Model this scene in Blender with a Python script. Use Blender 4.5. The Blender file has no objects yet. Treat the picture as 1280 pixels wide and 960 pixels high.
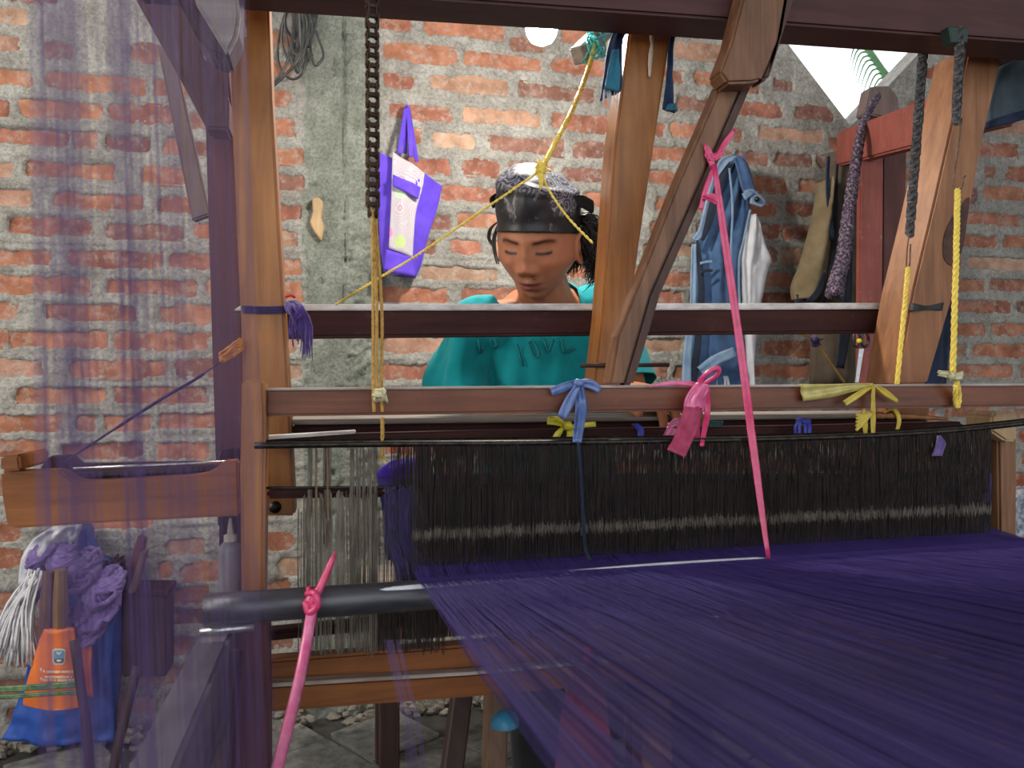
import bpy, bmesh, math, random
import numpy as np
from mathutils import Vector, Matrix, Euler, noise

# ------------------------------------------------------------------ camera, sky, light, exposure
F, CAMH, YAW = 960.0, 0.95, math.radians(13.0)
CY, SY = math.cos(YAW), math.sin(YAW)
scene = bpy.context.scene
col = scene.collection
cam_d = bpy.data.cameras.new('camera')
cam = bpy.data.objects.new('camera', cam_d)
col.objects.link(cam)
cam.location = (0, 0, CAMH)
cam.rotation_euler = (math.radians(90), 0, -YAW)
cam_d.sensor_width = 36.0
cam_d.lens = 36.0 * F / 1280.0
cam_d.clip_start = 0.02
cam_d.dof.use_dof = True
cam_d.dof.focus_distance = 1.5
cam_d.dof.aperture_fstop = 7.5
scene.camera = cam
scene.view_settings.view_transform = 'Standard'
scene.view_settings.look = 'None'
scene.view_settings.exposure = 0.0
scene.view_settings.gamma = 1.0
scene.view_settings.use_curve_mapping = False

world = bpy.data.worlds.new('sky')
scene.world = world
world.use_nodes = True
bg = world.node_tree.nodes['Background']
bg.inputs['Color'].default_value = (0.90, 0.95, 1.0, 1)
bg.inputs['Strength'].default_value = 2.1

def area(name, loc, target, sx, sy, power, color):
    d = bpy.data.lights.new(name, 'AREA')
    d.shape = 'RECTANGLE'; d.size = sx; d.size_y = sy; d.energy = power; d.color = color
    o = bpy.data.objects.new(name, d); col.objects.link(o)
    o.location = loc
    o.rotation_euler = (Vector(target) - Vector(loc)).to_track_quat('-Z', 'Y').to_euler()
    return o
# added fill light before the solid left wall, standing for side daylight on the bricks
area('left_fill_light', (-2.15, 1.15, 1.75), (0.2, 2.25, 1.25), 1.0, 1.8, 62, (1.0, 0.95, 0.87))

# ------------------------------------------------------------------ helpers
random.seed(7)
RNG = np.random.default_rng(7)

def W(px, py, Y):
    "point seen at pixel (px, py) on the upright plane at distance Y from the camera, parallel to the wall"
    u, v = (px - 640) / F, (480 - py) / F
    t = Y / (CY - SY * u)
    return Vector((t * (SY + CY * u), Y, CAMH + t * v))

ORG = {}
def origin(o):
    return ORG.get(o.name, Vector((0, 0, 0)))

def tag(o, label=None, cat=None, group=None, kind=None):
    if label: o['label'] = label
    if cat: o['category'] = cat
    if group: o['group'] = group
    if kind: o['kind'] = kind
    return o

def thing(name, label, cat, loc, group=None):
    o = bpy.data.objects.new(name, None); col.objects.link(o)
    o.empty_display_size = 0.05
    o.location = loc
    ORG[o.name] = Vector(loc)
    return tag(o, label, cat, group)

def link_mesh(name, me, mat, parent=None, loc=None, smooth=False):
    "mesh data is in world coordinates; it is moved into the parent's (or its own) local frame"
    me.name = name
    if mat: me.materials.append(mat)
    o = bpy.data.objects.new(name, me); col.objects.link(o)
    if parent is not None:
        base = origin(parent)
        o.parent = parent
        ORG[o.name] = base.copy()
        me.transform(Matrix.Translation(-base))
    else:
        base = Vector(loc) if loc is not None else Vector((0, 0, 0))
        o.location = base
        ORG[o.name] = base.copy()
        me.transform(Matrix.Translation(-base))
    if smooth:
        me.polygons.foreach_set('use_smooth', [True] * len(me.polygons))
    me.update()
    return o

def np_mesh(name, V, Q, smooth=False):
    V = np.asarray(V, dtype=np.float32); Q = np.asarray(Q, dtype=np.int32)
    me = bpy.data.meshes.new(name)
    me.vertices.add(len(V)); me.vertices.foreach_set('co', V.ravel())
    k = Q.shape[1]
    me.loops.add(Q.size); me.loops.foreach_set('vertex_index', Q.ravel())
    me.polygons.add(len(Q))
    me.polygons.foreach_set('loop_start', np.arange(0, Q.size, k, dtype=np.int32))
    me.polygons.foreach_set('loop_total', np.full(len(Q), k, dtype=np.int32))
    if smooth: me.polygons.foreach_set('use_smooth', np.ones(len(Q), dtype=bool))
    me.update(calc_edges=True)
    return me

def catmull(pts, n):
    pts = [Vector(p) for p in pts]
    if len(pts) < 3: 
        return [pts[0].lerp(pts[-1], i / n) for i in range(n + 1)]
    out = []
    ext = [pts[0] * 2 - pts[1]] + pts + [pts[-1] * 2 - pts[-2]]
    segs = len(pts) - 1
    for i in range(n + 1):
        s = min(i / n * segs, segs - 1e-6); k = int(s); t = s - k
        a, b, c, d = ext[k:k + 4]
        out.append(0.5 * ((2 * b) + (c - a) * t + (2 * a - 5 * b + 4 * c - d) * t * t + (3 * b - a - 3 * c + d) * t ** 3))
    return out

class G:
    "collects shapes in world coordinates, then links them as ONE mesh object"
    def __init__(s): s.v, s.f = [], []
    def add(s, vs, fs):
        k = len(s.v); s.v += [Vector(q) for q in vs]; s.f += [tuple(i + k for i in q) for q in fs]; return s
    def prism(s, pts, ext):
        n = len(pts); ext = Vector(ext)
        a = [Vector(p) for p in pts]
        nrm = Vector((0, 0, 0))
        for i in range(n): nrm += a[i].cross(a[(i + 1) % n])
        if nrm.dot(ext) > 0: a.reverse()
        b = [p + ext for p in a]
        fs = [tuple(range(n)), tuple(range(2 * n - 1, n - 1, -1))]
        fs += [(i, i + n, (i + 1) % n + n, (i + 1) % n) for i in range(n)]
        return s.add(a + b, fs)
    def slab(s, px, Y, depth, Y2=None):
        "outline in pixels on the plane Y, thickness going away from the camera"
        return s.prism([W(x, y, Y) for x, y in px], (0, depth, 0))
    def box(s, c, size, rot=None):
        c = Vector(c); h = Vector(size) / 2
        m = rot if rot is not None else Matrix.Identity(3)
        vs = [c + m @ Vector((x * h.x, y * h.y, z * h.z)) for x in (-1, 1) for y in (-1, 1) for z in (-1, 1)]
        return s.add(vs, [(0, 1, 3, 2), (4, 6, 7, 5), (0, 4, 5, 1), (2, 3, 7, 6), (0, 2, 6, 4), (1, 5, 7, 3)])
    def beam(s, a, b, w, d, up=(0, 0, 1)):
        a, b = Vector(a), Vector(b); ax = (b - a).normalized(); up = Vector(up)
        sd = ax.cross(up).normalized(); up = sd.cross(ax).normalized()
        vs = [p + sd * (x * w / 2) + up * (z * d / 2) for p in (a, b) for x, z in ((-1, -1), (1, -1), (1, 1), (-1, 1))]
        return s.add(vs, [(3, 2, 1, 0), (4, 5, 6, 7), (0, 1, 5, 4), (1, 2, 6, 5), (2, 3, 7, 6), (3, 0, 4, 7)])
    def tube(s, pts, r, n=8, cap=True, flat=1.0):
        pts = [Vector(p) for p in pts]; m = len(pts)
        rs = r if isinstance(r, (list, tuple)) else [r] * m
        t0 = (pts[1] - pts[0]).normalized()
        nrm = t0.orthogonal().normalized()
        if abs(t0.y) < 0.9:
            nrm = (Vector((0, -1, 0)) - t0 * t0.dot(Vector((0, -1, 0)))).normalized()
        vs, fs = [], []
        for i, p in enumerate(pts):
            t = (pts[min(i + 1, m - 1)] - pts[max(i - 1, 0)])
            t = t.normalized() if t.length > 1e-9 else t0
            nrm = (nrm - t * nrm.dot(t))
            nrm = nrm.normalized() if nrm.length > 1e-6 else t.orthogonal().normalized()
            bn = t.cross(nrm)
            for k in range(n):
                a = 2 * math.pi * k / n
                vs.append(p + (nrm * math.cos(a) * flat + bn * math.sin(a)) * rs[i])
        for i in range(m - 1):
            for k in range(n):
                fs.append((i * n + k, i * n + (k + 1) % n, (i + 1) * n + (k + 1) % n, (i + 1) * n + k))
        if cap:
            fs.append(tuple(range(n - 1, -1, -1))); fs.append(tuple((m - 1) * n + k for k in range(n)))
        return s.add(vs, fs)
    def rope(s, pts, r, strands=3, pitch=0.02, n=5, seg=None):
        pts = [Vector(p) for p in pts]
        L = sum((pts[i + 1] - pts[i]).length for i in range(len(pts) - 1))
        seg = seg or max(6, int(L / pitch * 6))
        path = catmull(pts, seg)
        for k in range(strands):
            q = []
            nrm = None
            for i, p in enumerate(path):
                t = (path[min(i + 1, seg)] - path[max(i - 1, 0)]).normalized()
                if nrm is None: nrm = t.orthogonal().normalized()
                nrm = (nrm - t * nrm.dot(t)).normalized(); bn = t.cross(nrm)
                a = 2 * math.pi * (k / strands + i / seg * L / pitch)
                q.append(p + (nrm * math.cos(a) + bn * math.sin(a)) * r * 0.52)
            s.tube(q, r * 0.56, n)
        return s
    def ball(s, c, r, n=10, scale=(1, 1, 1), jitter=0.0):
        c = Vector(c); vs, fs = [], []
        m = n // 2 + 1
        for i in range(m + 1):
            th = math.pi * i / m
            for k in range(n):
                a = 2 * math.pi * k / n
                d = Vector((math.sin(th) * math.cos(a), math.sin(th) * math.sin(a), math.cos(th)))
                rr = r * (1 + jitter * noise.noise(d * 2.3 + c * 31))
                vs.append(c + Vector((d.x * scale[0], d.y * scale[1], d.z * scale[2])) * rr)
        for i in range(m):
            for k in range(n):
                fs.append((i * n + k, (i + 1) * n + k, (i + 1) * n + (k + 1) % n, i * n + (k + 1) % n))
        return s.add(vs, fs)
    def cloth(s, rows, nc=16, nr=None, thick=0.004, amp=0.0, freq=3.0, ph=0.0, rough=0.0, back=(0, 1, 0), puff=0.0):
        "lofted cloth: rows are (left, right) points; folds are pushed towards the camera"
        nr = nr or max(8, 5 * (len(rows) - 1))
        L = catmull([r[0] for r in rows], nr); R = catmull([r[1] for r in rows], nr)
        back = Vector(back)
        A = []
        for i in range(nr + 1):
            for j in range(nc + 1):
                t = j / nc
                p = L[i].lerp(R[i], t)
                d = amp * math.sin(6.2832 * (freq * t + ph + 0.35 * math.sin(i / nr * 2.6 + ph)) ) * (0.6 + 0.4 * math.sin(i / nr * 3.1 + 1.0 + ph))
                if rough: d += rough * noise.noise(p * 28 + Vector((ph * 7, 0, 0))) + 0.5 * rough * noise.noise(p * 70)
                d += puff * math.sin(math.pi * t) 
                A.append(p - back * d)
        B = [p + back * thick for p in A] if puff == 0 else [L[i].lerp(R[i], j / nc) + back * (thick + puff * math.sin(math.pi * j / nc)) for i in range(nr + 1) for j in range(nc + 1)]
        n = nc + 1; N = len(A); fs = []
        for i in range(nr):
            for j in range(nc):
                a = i * n + j
                fs.append((a, a + n, a + n + 1, a + 1))
                fs.append((N + a + 1, N + a + n + 1, N + a + n, N + a))
        for j in range(nc):
            fs.append((j, j + 1, N + j + 1, N + j)); a = nr * n + j
            fs.append((a + 1, a, N + a, N + a + 1))
        for i in range(nr):
            a = i * n; fs.append((a + n, a, N + a, N + a + n)); a += nc
            fs.append((a, a + n, N + a + n, N + a))
        return s.add(A + B, fs)
    def done(s, name, mat, parent=None, bevel=0.0, seg=1, smooth=False, loc=None, subsurf=0):
        me = bpy.data.meshes.new(name)
        me.from_pydata([tuple(q) for q in s.v], [], s.f)
        if bevel > 0:
            bm = bmesh.new(); bm.from_mesh(me)
            es = [e for e in bm.edges if len(e.link_faces) == 2 and e.calc_face_angle(0) > 0.5]
            bmesh.ops.bevel(bm, geom=es, offset=bevel, segments=seg, affect='EDGES', clamp_overlap=True)
            bmesh.ops.recalc_face_normals(bm, faces=bm.faces)
            bm.to_mesh(me); bm.free()
        if loc is None and parent is None and s.v:
            n = len(s.v); c = sum(s.v, Vector()) / n
            loc = Vector((c.x, c.y, min(q.z for q in s.v)))
        return link_mesh(name, me, mat, parent, loc, smooth)

def rows_px(rows, Y, dY=0.0):
    "pixel rows (y, xl, xr) or (xl, yl, xr, yr) to world rows on the plane Y"
    out = []
    for i, r in enumerate(rows):
        yy = Y + dY * i / max(1, len(rows) - 1)
        if len(r) == 3: out.append((W(r[1], r[0], yy), W(r[2], r[0], yy)))
        else: out.append((W(r[0], r[1], yy), W(r[2], r[3], yy)))
    return out

def threads(name, P, r, mat, parent=None, axis='z', loc=None):
    "P (N, K, 3): N threads of K points, each a thin three sided tube; ONE mesh"
    P = np.asarray(P, dtype=np.float64); N, K, _ = P.shape
    rr = np.broadcast_to(np.asarray(r, dtype=np.float64).reshape(-1, 1, 1), (N, K, 1))
    V = np.zeros((N, K, 3, 3))
    for k in range(3):
        a = 2 * math.pi * k / 3 + 0.5
        off = np.array([math.cos(a), math.sin(a), 0.0]) if axis == 'z' else np.array([math.cos(a), 0.0, math.sin(a)])
        V[:, :, k, :] = P + off * rr
    idx = np.arange(N * K * 3).reshape(N, K, 3)
    Q = []
    for k in range(3):
        k2 = (k + 1) % 3
        Q.append(np.stack([idx[:, :-1, k], idx[:, :-1, k2], idx[:, 1:, k2], idx[:, 1:, k]], -1).reshape(-1, 4))
    me = np_mesh(name, V.reshape(-1, 3), np.concatenate(Q), smooth=True)
    return link_mesh(name, me, mat, parent, loc)

# ------------------------------------------------------------------ materials (procedural)
def new_mat(name):
    m = bpy.data.materials.new(name); m.use_nodes = True
    nt = m.node_tree
    return m, nt, nt.nodes['Principled BSDF'], nt.links
def ramp(nt, stops):
    r = nt.nodes.new('ShaderNodeValToRGB')
    e = r.color_ramp.elements
    while len(e) < len(stops): e.new(0.5)
    for k, (p, c) in enumerate(stops):
        e[k].position = p; e[k].color = (c[0], c[1], c[2], 1)
    return r
def noise_node(nt, scale, detail=4, rough=0.55, sc=(1, 1, 1), coord='Object', dist=0.0):
    tc = nt.nodes.new('ShaderNodeTexCoord'); mp = nt.nodes.new('ShaderNodeMapping')
    mp.inputs['Scale'].default_value = sc
    n = nt.nodes.new('ShaderNodeTexNoise')
    n.inputs['Scale'].default_value = scale; n.inputs['Detail'].default_value = detail
    n.inputs['Roughness'].default_value = rough; n.inputs['Distortion'].default_value = dist
    nt.links.new(tc.outputs[coord], mp.inputs['Vector']); nt.links.new(mp.outputs['Vector'], n.inputs['Vector'])
    return n
def bump(nt, src, strength, dist=0.002):
    b = nt.nodes.new('ShaderNodeBump'); b.inputs['Strength'].default_value = strength; b.inputs['Distance'].default_value = dist
    nt.links.new(src, b.inputs['Height'])
    nt.links.new(b.outputs['Normal'], nt.nodes['Principled BSDF'].inputs['Normal'])
def mixc(nt, fac, a, b, mode='MIX'):
    m = nt.nodes.new('ShaderNodeMix'); m.data_type = 'RGBA'; m.blend_type = mode
    for sock, val in ((m.inputs['Factor'], fac), (m.inputs['A'], a), (m.inputs['B'], b)):
        pass
    def put(s, v):
        if hasattr(v, 'node'): nt.links.new(v, s)
        elif isinstance(v, (int, float)): s.default_value = v
        else: s.default_value = (v[0], v[1], v[2], 1)
    put(m.inputs[0], fac); put(m.inputs[6], a); put(m.inputs[7], b)
    return m.outputs[2]

def wood(name, stops, axis='x', rough=0.5, grain=1.0, bstr=0.25, spec=0.4, stain=None):
    m, nt, p, ln = new_mat(name)
    sc = {'x': (1.2, 16, 16), 'z': (16, 16, 1.2), 'y': (16, 1.2, 16)}[axis]
    n = noise_node(nt, 3.2 * grain, 6, 0.6, sc, dist=0.6)
    r = ramp(nt, stops); ln.new(n.outputs['Fac'], r.inputs['Fac'])
    n2 = noise_node(nt, 7, 3, 0.6)
    r2 = ramp(nt, [(0.3, (0.62, 0.6, 0.58)), (0.65, (1.05, 1.03, 1.0))]); ln.new(n2.outputs['Fac'], r2.inputs['Fac'])
    c = mixc(nt, 0.75, r.outputs['Color'], r2.outputs['Color'], 'MULTIPLY')
    if stain:
        n3 = noise_node(nt, 38, 5, 0.7)
        r3 = ramp(nt, [(0.60, (0, 0, 0)), (0.72, (1, 1, 1))]); ln.new(n3.outputs['Fac'], r3.inputs['Fac'])
        mm = nt.nodes.new('ShaderNodeMath'); mm.operation = 'MULTIPLY'; mm.inputs[1].default_value = stain[3]
        ln.new(r3.outputs['Color'], mm.inputs[0])
        c = mixc(nt, mm.outputs[0], c, stain[:3])
    ln.new(c, p.inputs['Base Color'])
    p.inputs['Roughness'].default_value = rough
    p.inputs['Specular IOR Level'].default_value = spec
    bump(nt, n.outputs['Fac'], bstr, 0.002)
    return m

def plain(name, c, rough=0.6, c2=None, scale=40, metallic=0.0, bstr=0.0, sc=(1, 1, 1), spec=0.5, detail=4, lo=0.35, hi=0.65, sheen=0.0, trans=0.0, coat=0.0):
    m, nt, p, ln = new_mat(name)
    p.inputs['Base Color'].default_value = (*c, 1)
    if c2 is not None or bstr:
        n = noise_node(nt, scale, detail, 0.6, sc)
        if c2 is not None:
            r = ramp(nt, [(lo, c), (hi, c2)]); ln.new(n.outputs['Fac'], r.inputs['Fac'])
            ln.new(r.outputs['Color'], p.inputs['Base Color'])
        if bstr: bump(nt, n.outputs['Fac'], bstr, 0.003)
    p.inputs['Roughness'].default_value = rough
    p.inputs['Metallic'].default_value = metallic
    p.inputs['Specular IOR Level'].default_value = spec
    p.inputs['Sheen Weight'].default_value = sheen
    p.inputs['Transmission Weight'].default_value = trans
    p.inputs['Coat Weight'].default_value = coat
    return m

def weave(name, c, c2, scale=400, rough=0.85, bstr=0.3, big=None):
    "woven cloth: two crossed fine stripes and a soft wear"
    m, nt, p, ln = new_mat(name)
    tc = nt.nodes.new('ShaderNodeTexCoord')
    w1 = nt.nodes.new('ShaderNodeTexWave'); w1.wave_type = 'BANDS'; w1.bands_direction = 'DIAGONAL'; w1.inputs['Scale'].default_value = scale
    ln.new(tc.outputs['Object'], w1.inputs['Vector'])
    n = noise_node(nt, 18, 5, 0.6)
    r = ramp(nt, [(0.35, c), (0.68, c2)]); ln.new(n.outputs['Fac'], r.inputs['Fac'])
    ln.new(r.outputs['Color'], p.inputs['Base Color'])
    p.inputs['Roughness'].default_value = rough; p.inputs['Sheen Weight'].default_value = 0.15
    p.inputs['Specular IOR Level'].default_value = 0.2
    bump(nt, w1.outputs['Fac'], bstr, 0.0006)
    return m

M = {}
ORANGE = [(0.25, (0.22, 0.075, 0.018)), (0.5, (0.38, 0.145, 0.036)), (0.78, (0.50, 0.215, 0.06))]
M['teak_z'] = wood('teak upright', ORANGE, 'z', 0.42)
M['teak_x'] = wood('teak level', [(0.25, (0.10, 0.028, 0.013)), (0.5, (0.18, 0.056, 0.026)), (0.8, (0.26, 0.092, 0.044))], 'x', 0.45, stain=(0.42, 0.32, 0.26, 0.12))
M['teak_low'] = wood('teak low boards', [(0.25, (0.16, 0.046, 0.011)), (0.5, (0.29, 0.094, 0.021)), (0.8, (0.39, 0.14, 0.036))], 'x', 0.55)
M['tan_z'] = wood('pale teak upright', [(0.25, (0.18, 0.068, 0.025)), (0.5, (0.30, 0.122, 0.046)), (0.8, (0.42, 0.19, 0.08))], 'z', 0.5)
M['brace_z'] = wood('brown brace wood', [(0.25, (0.105, 0.042, 0.020)), (0.5, (0.20, 0.090, 0.042)), (0.8, (0.32, 0.155, 0.078))], 'z', 0.5, grain=1.3)
M['shadedbrace'] = wood('shaded brace side', [(0.25, (0.04, 0.016, 0.010)), (0.5, (0.085, 0.036, 0.021)), (0.8, (0.13, 0.06, 0.036))], 'z', 0.55)
M['mahog_x'] = wood('dark red beam', [(0.25, (0.030, 0.0095, 0.009)), (0.5, (0.052, 0.017, 0.015)), (0.8, (0.075, 0.024, 0.020))], 'x', 0.7, spec=0.2, stain=(0.3, 0.24, 0.2, 0.08))
M['mahog_z'] = wood('dark red upright', [(0.25, (0.060, 0.017, 0.014)), (0.5, (0.10, 0.030, 0.024)), (0.8, (0.15, 0.048, 0.038))], 'z', 0.45)
M['topbeam'] = wood('oxblood top beam', [(0.25, (0.045, 0.012, 0.012)), (0.5, (0.070, 0.020, 0.019)), (0.8, (0.10, 0.032, 0.030))], 'x', 0.6)
M['redpaint'] = wood('red painted wood', [(0.2, (0.22, 0.052, 0.040)), (0.5, (0.29, 0.075, 0.058)), (0.8, (0.35, 0.11, 0.085))], 'z', 0.55, bstr=0.1, stain=(0.5, 0.38, 0.34, 0.3))
M['purplepost'] = wood('red brown post', [(0.25, (0.075, 0.019, 0.016)), (0.5, (0.125, 0.034, 0.028)), (0.8, (0.18, 0.055, 0.045))], 'z', 0.5, stain=(0.5, 0.4, 0.38, 0.15))
M['greywood'] = wood('dusty grey wood', [(0.25, (0.18, 0.145, 0.12)), (0.5, (0.31, 0.265, 0.23)), (0.8, (0.48, 0.43, 0.39))], 'x', 0.7)
M['dust'] = plain('dusty worn edge', (0.50, 0.45, 0.41), 0.75, (0.85, 0.82, 0.79), 55, bstr=0.3, sc=(0.35, 1, 1))
M['edge'] = plain('pale edge strip', (0.30, 0.22, 0.17), 0.5, (0.55, 0.47, 0.42), 40, sc=(0.2, 1, 1))
M['railwood'] = wood('blue grey painted rail', [(0.25, (0.085, 0.08, 0.095)), (0.5, (0.13, 0.125, 0.15)), (0.8, (0.19, 0.18, 0.21))], 'y', 0.5)
M['darkleg'] = wood('dark leg wood', [(0.25, (0.018, 0.009, 0.008)), (0.6, (0.05, 0.022, 0.017)), (0.85, (0.08, 0.036, 0.028))], 'z', 0.6)
M['stick'] = wood('bare stick', [(0.25, (0.10, 0.055, 0.034)), (0.55, (0.20, 0.115, 0.072)), (0.85, (0.30, 0.18, 0.12))], 'z', 0.7)
M['palewood'] = wood('pale sawn wood', [(0.25, (0.36, 0.22, 0.11)), (0.55, (0.52, 0.35, 0.19)), (0.85, (0.64, 0.47, 0.29))], 'z', 0.6)
M['slatgrey'] = wood('grey brown slat', [(0.25, (0.13, 0.085, 0.075)), (0.6, (0.20, 0.14, 0.125)), (0.85, (0.28, 0.2, 0.18))], 'z', 0.7)
M['iron'] = plain('dark iron', (0.020, 0.017, 0.015), 0.42, (0.055, 0.045, 0.038), 90, metallic=0.85, bstr=0.2)
M['rust'] = plain('rusty chain', (0.030, 0.014, 0.009), 0.6, (0.085, 0.040, 0.024), 120, metallic=0.4, bstr=0.15)
M['rustgrey'] = plain('dusty oiled chain', (0.03, 0.029, 0.032), 0.38, (0.22, 0.21, 0.21), 160, metallic=0.75, bstr=0.1)
M['wire'] = plain('rusty wire', (0.10, 0.055, 0.035), 0.55, (0.2, 0.12, 0.08), 90, metallic=0.6)
M['steel'] = plain('worn steel', (0.42, 0.42, 0.44), 0.3, (0.6, 0.6, 0.6), 60, metallic=0.9)
M['roller'] = plain('dark grey pipe', (0.042, 0.041, 0.050), 0.38, (0.095, 0.092, 0.105), 50, metallic=0.35, sc=(0.2, 1, 1))
M['glossline'] = plain('pale gloss line', (0.50, 0.52, 0.56), 0.32, (0.80, 0.83, 0.88), 60, sc=(0.3, 1, 1))
M['yellow'] = plain('yellow nylon cord', (0.85, 0.60, 0.06), 0.5, (0.95, 0.74, 0.16), 150, bstr=0.3)
M['amber'] = plain('amber cord', (0.42, 0.22, 0.04), 0.55, (0.60, 0.36, 0.08), 150, bstr=0.3)
M['teal'] = plain('teal twine', (0.06, 0.42, 0.40), 0.6, (0.12, 0.58, 0.55), 120)
M['green'] = plain('green raffia', (0.02, 0.10, 0.05), 0.6, (0.16, 0.24, 0.10), 60)
M['purpleyarn'] = plain('purple yarn', (0.045, 0.016, 0.15), 0.8, (0.085, 0.035, 0.24), 60, sheen=0.3)
M['violet'] = plain('violet warp', (0.030, 0.014, 0.15), 0.7, (0.058, 0.030, 0.23), 3)
M['veil'] = plain('violet fine warp', (0.11, 0.065, 0.20), 0.65, (0.14, 0.085, 0.25), 4)
M['tassel'] = plain('dark violet tassel', (0.014, 0.005, 0.045), 0.8, (0.03, 0.012, 0.095), 80, sheen=0.3)
M['lavender'] = plain('lavender skein', (0.085, 0.05, 0.19), 0.75, (0.165, 0.105, 0.31), 40, sheen=0.3)
M['orangeyarn'] = plain('orange yarn', (0.55, 0.19, 0.02), 0.8, (0.7, 0.3, 0.05), 80)
M['heddle'] = plain('brown string heddle', (0.028, 0.019, 0.016), 0.7, (0.055, 0.038, 0.032), 30)
M['heddle2'] = plain('pale string heddle', (0.15, 0.12, 0.09), 0.7, (0.25, 0.21, 0.165), 30)
M['eyes'] = plain('pale heddle eyes', (0.14, 0.115, 0.09), 0.6, (0.26, 0.22, 0.18), 60)
M['pink'] = plain('pink raffia', (0.62, 0.032, 0.13), 0.35, (0.75, 0.07, 0.21), 60, bstr=0.3, coat=0.3)
M['pinklight'] = plain('light pink raffia', (0.72, 0.11, 0.28), 0.3, (0.85, 0.25, 0.44), 50, bstr=0.6, coat=0.4)
M['magenta'] = plain('dusty pink raffia', (0.36, 0.035, 0.095), 0.45, (0.50, 0.07, 0.15), 60, bstr=0.3)
M['blue'] = plain('blue raffia', (0.075, 0.13, 0.34), 0.35, (0.15, 0.23, 0.48), 50, bstr=0.5, coat=0.3, sc=(1, 1, 0.3))
M['royal'] = plain('royal blue raffia', (0.03, 0.035, 0.28), 0.4, (0.06, 0.07, 0.42), 60)
M['lemon'] = plain('lemon raffia', (0.62, 0.52, 0.02), 0.4, (0.78, 0.68, 0.06), 60, bstr=0.4, coat=0.3)
M['straw'] = plain('straw yellow raffia', (0.42, 0.34, 0.09), 0.4, (0.60, 0.50, 0.16), 40, bstr=0.5, coat=0.2)
M['straw2'] = plain('strong yellow raffia', (0.50, 0.36, 0.03), 0.4, (0.64, 0.48, 0.06), 60, bstr=0.4)
M['palestraw'] = plain('pale straw raffia', (0.50, 0.46, 0.25), 0.5, (0.64, 0.6, 0.38), 60, bstr=0.4)
M['denim'] = weave('blue denim', (0.034, 0.074, 0.165), (0.075, 0.140, 0.27), 500)
M['denimlight'] = weave('faded denim', (0.14, 0.22, 0.34), (0.25, 0.34, 0.46), 500)
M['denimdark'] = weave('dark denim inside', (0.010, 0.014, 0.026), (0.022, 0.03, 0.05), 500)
M['lining'] = weave('white lining', (0.50, 0.50, 0.53), (0.63, 0.62, 0.64), 300)
M['khaki'] = weave('khaki canvas', (0.17, 0.125, 0.068), (0.25, 0.19, 0.11), 400)
M['olive'] = weave('olive brown canvas', (0.085, 0.062, 0.042), (0.135, 0.10, 0.07), 400)
M['navy'] = weave('navy cloth', (0.008, 0.014, 0.035), (0.02, 0.035, 0.075), 400)
M['rag'] = weave('navy rag', (0.012, 0.022, 0.06), (0.04, 0.075, 0.15), 300)
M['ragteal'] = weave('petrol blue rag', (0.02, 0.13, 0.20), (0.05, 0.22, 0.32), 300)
M['greyblue'] = weave('slate blue cloth', (0.05, 0.075, 0.095), (0.09, 0.12, 0.14), 300)
M['totebag'] = weave('violet canvas', (0.095, 0.042, 0.50), (0.135, 0.066, 0.60), 300)
M['teeshirt'] = weave('teal jersey', (0.002, 0.25, 0.28), (0.005, 0.32, 0.35), 600, bstr=0.1)
M['print'] = plain('faded dark print', (0.002, 0.185, 0.21), 0.9)
M['trouser'] = weave('black trousers', (0.012, 0.012, 0.014), (0.024, 0.024, 0.028), 400)
M['hair'] = plain('black hair', (0.008, 0.006, 0.006), 0.38, (0.022, 0.017, 0.015), 30)
M['cable'] = plain('black cable', (0.02, 0.021, 0.022), 0.45, (0.06, 0.06, 0.06), 30)
M['cablegrey'] = plain('grey cable', (0.10, 0.10, 0.095), 0.55)
M['bluesack'] = plain('blue tarpaulin', (0.018, 0.062, 0.30), 0.4, (0.035, 0.105, 0.42), 14, bstr=0.6)
M['orangepack'] = plain('orange printed card', (0.70, 0.155, 0.030), 0.5, (0.80, 0.21, 0.05), 8)
M['cream'] = plain('cream print', (0.85, 0.62, 0.45), 0.6)
M['crestblue'] = plain('crest blue', (0.10, 0.20, 0.36), 0.5, (0.16, 0.3, 0.48), 60)
M['crestwhite'] = plain('crest border', (0.62, 0.58, 0.46), 0.5)
M['crestdark'] = plain('crest dark', (0.12, 0.12, 0.11), 0.5)
M['whiteplastic'] = plain('pale plastic fibre', (0.50, 0.49, 0.52), 0.35, (0.72, 0.71, 0.74), 30)
M['clearbag'] = plain('cloudy plastic', (0.42, 0.42, 0.46), 0.3, (0.6, 0.6, 0.64), 30, bstr=0.8)
M['bottle'] = plain('smoky plastic', (0.22, 0.20, 0.21), 0.25, (0.30, 0.27, 0.28), 10)
M['nozzle'] = plain('cream plastic', (0.62, 0.53, 0.40), 0.4)
M['bluecap'] = plain('blue plastic cap', (0.04, 0.24, 0.42), 0.35)
M['maroon'] = plain('maroon cloth', (0.20, 0.03, 0.06), 0.8, (0.28, 0.05, 0.09), 20)
M['beads'] = plain('speckled yarn braid', (0.020, 0.014, 0.03), 0.8, (0.30, 0.20, 0.27), 170, lo=0.45, hi=0.68, bstr=0.5)
M['leafgreen'] = plain('palm green', (0.12, 0.32, 0.14), 0.5, (0.2, 0.42, 0.2), 12)
M['roofing'] = plain('roof sheet', (0.07, 0.055, 0.05), 0.8, (0.11, 0.09, 0.08), 4)
M['outwall'] = plain('plaster', (0.30, 0.28, 0.25), 0.9, (0.38, 0.36, 0.33), 5)
M['scissors'] = plain('dark handles', (0.02, 0.02, 0.022), 0.4)
M['quilt'] = plain('floral quilt', (0.10, 0.16, 0.24), 0.8, (0.55, 0.5, 0.5), 55, lo=0.4, hi=0.6)

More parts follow.
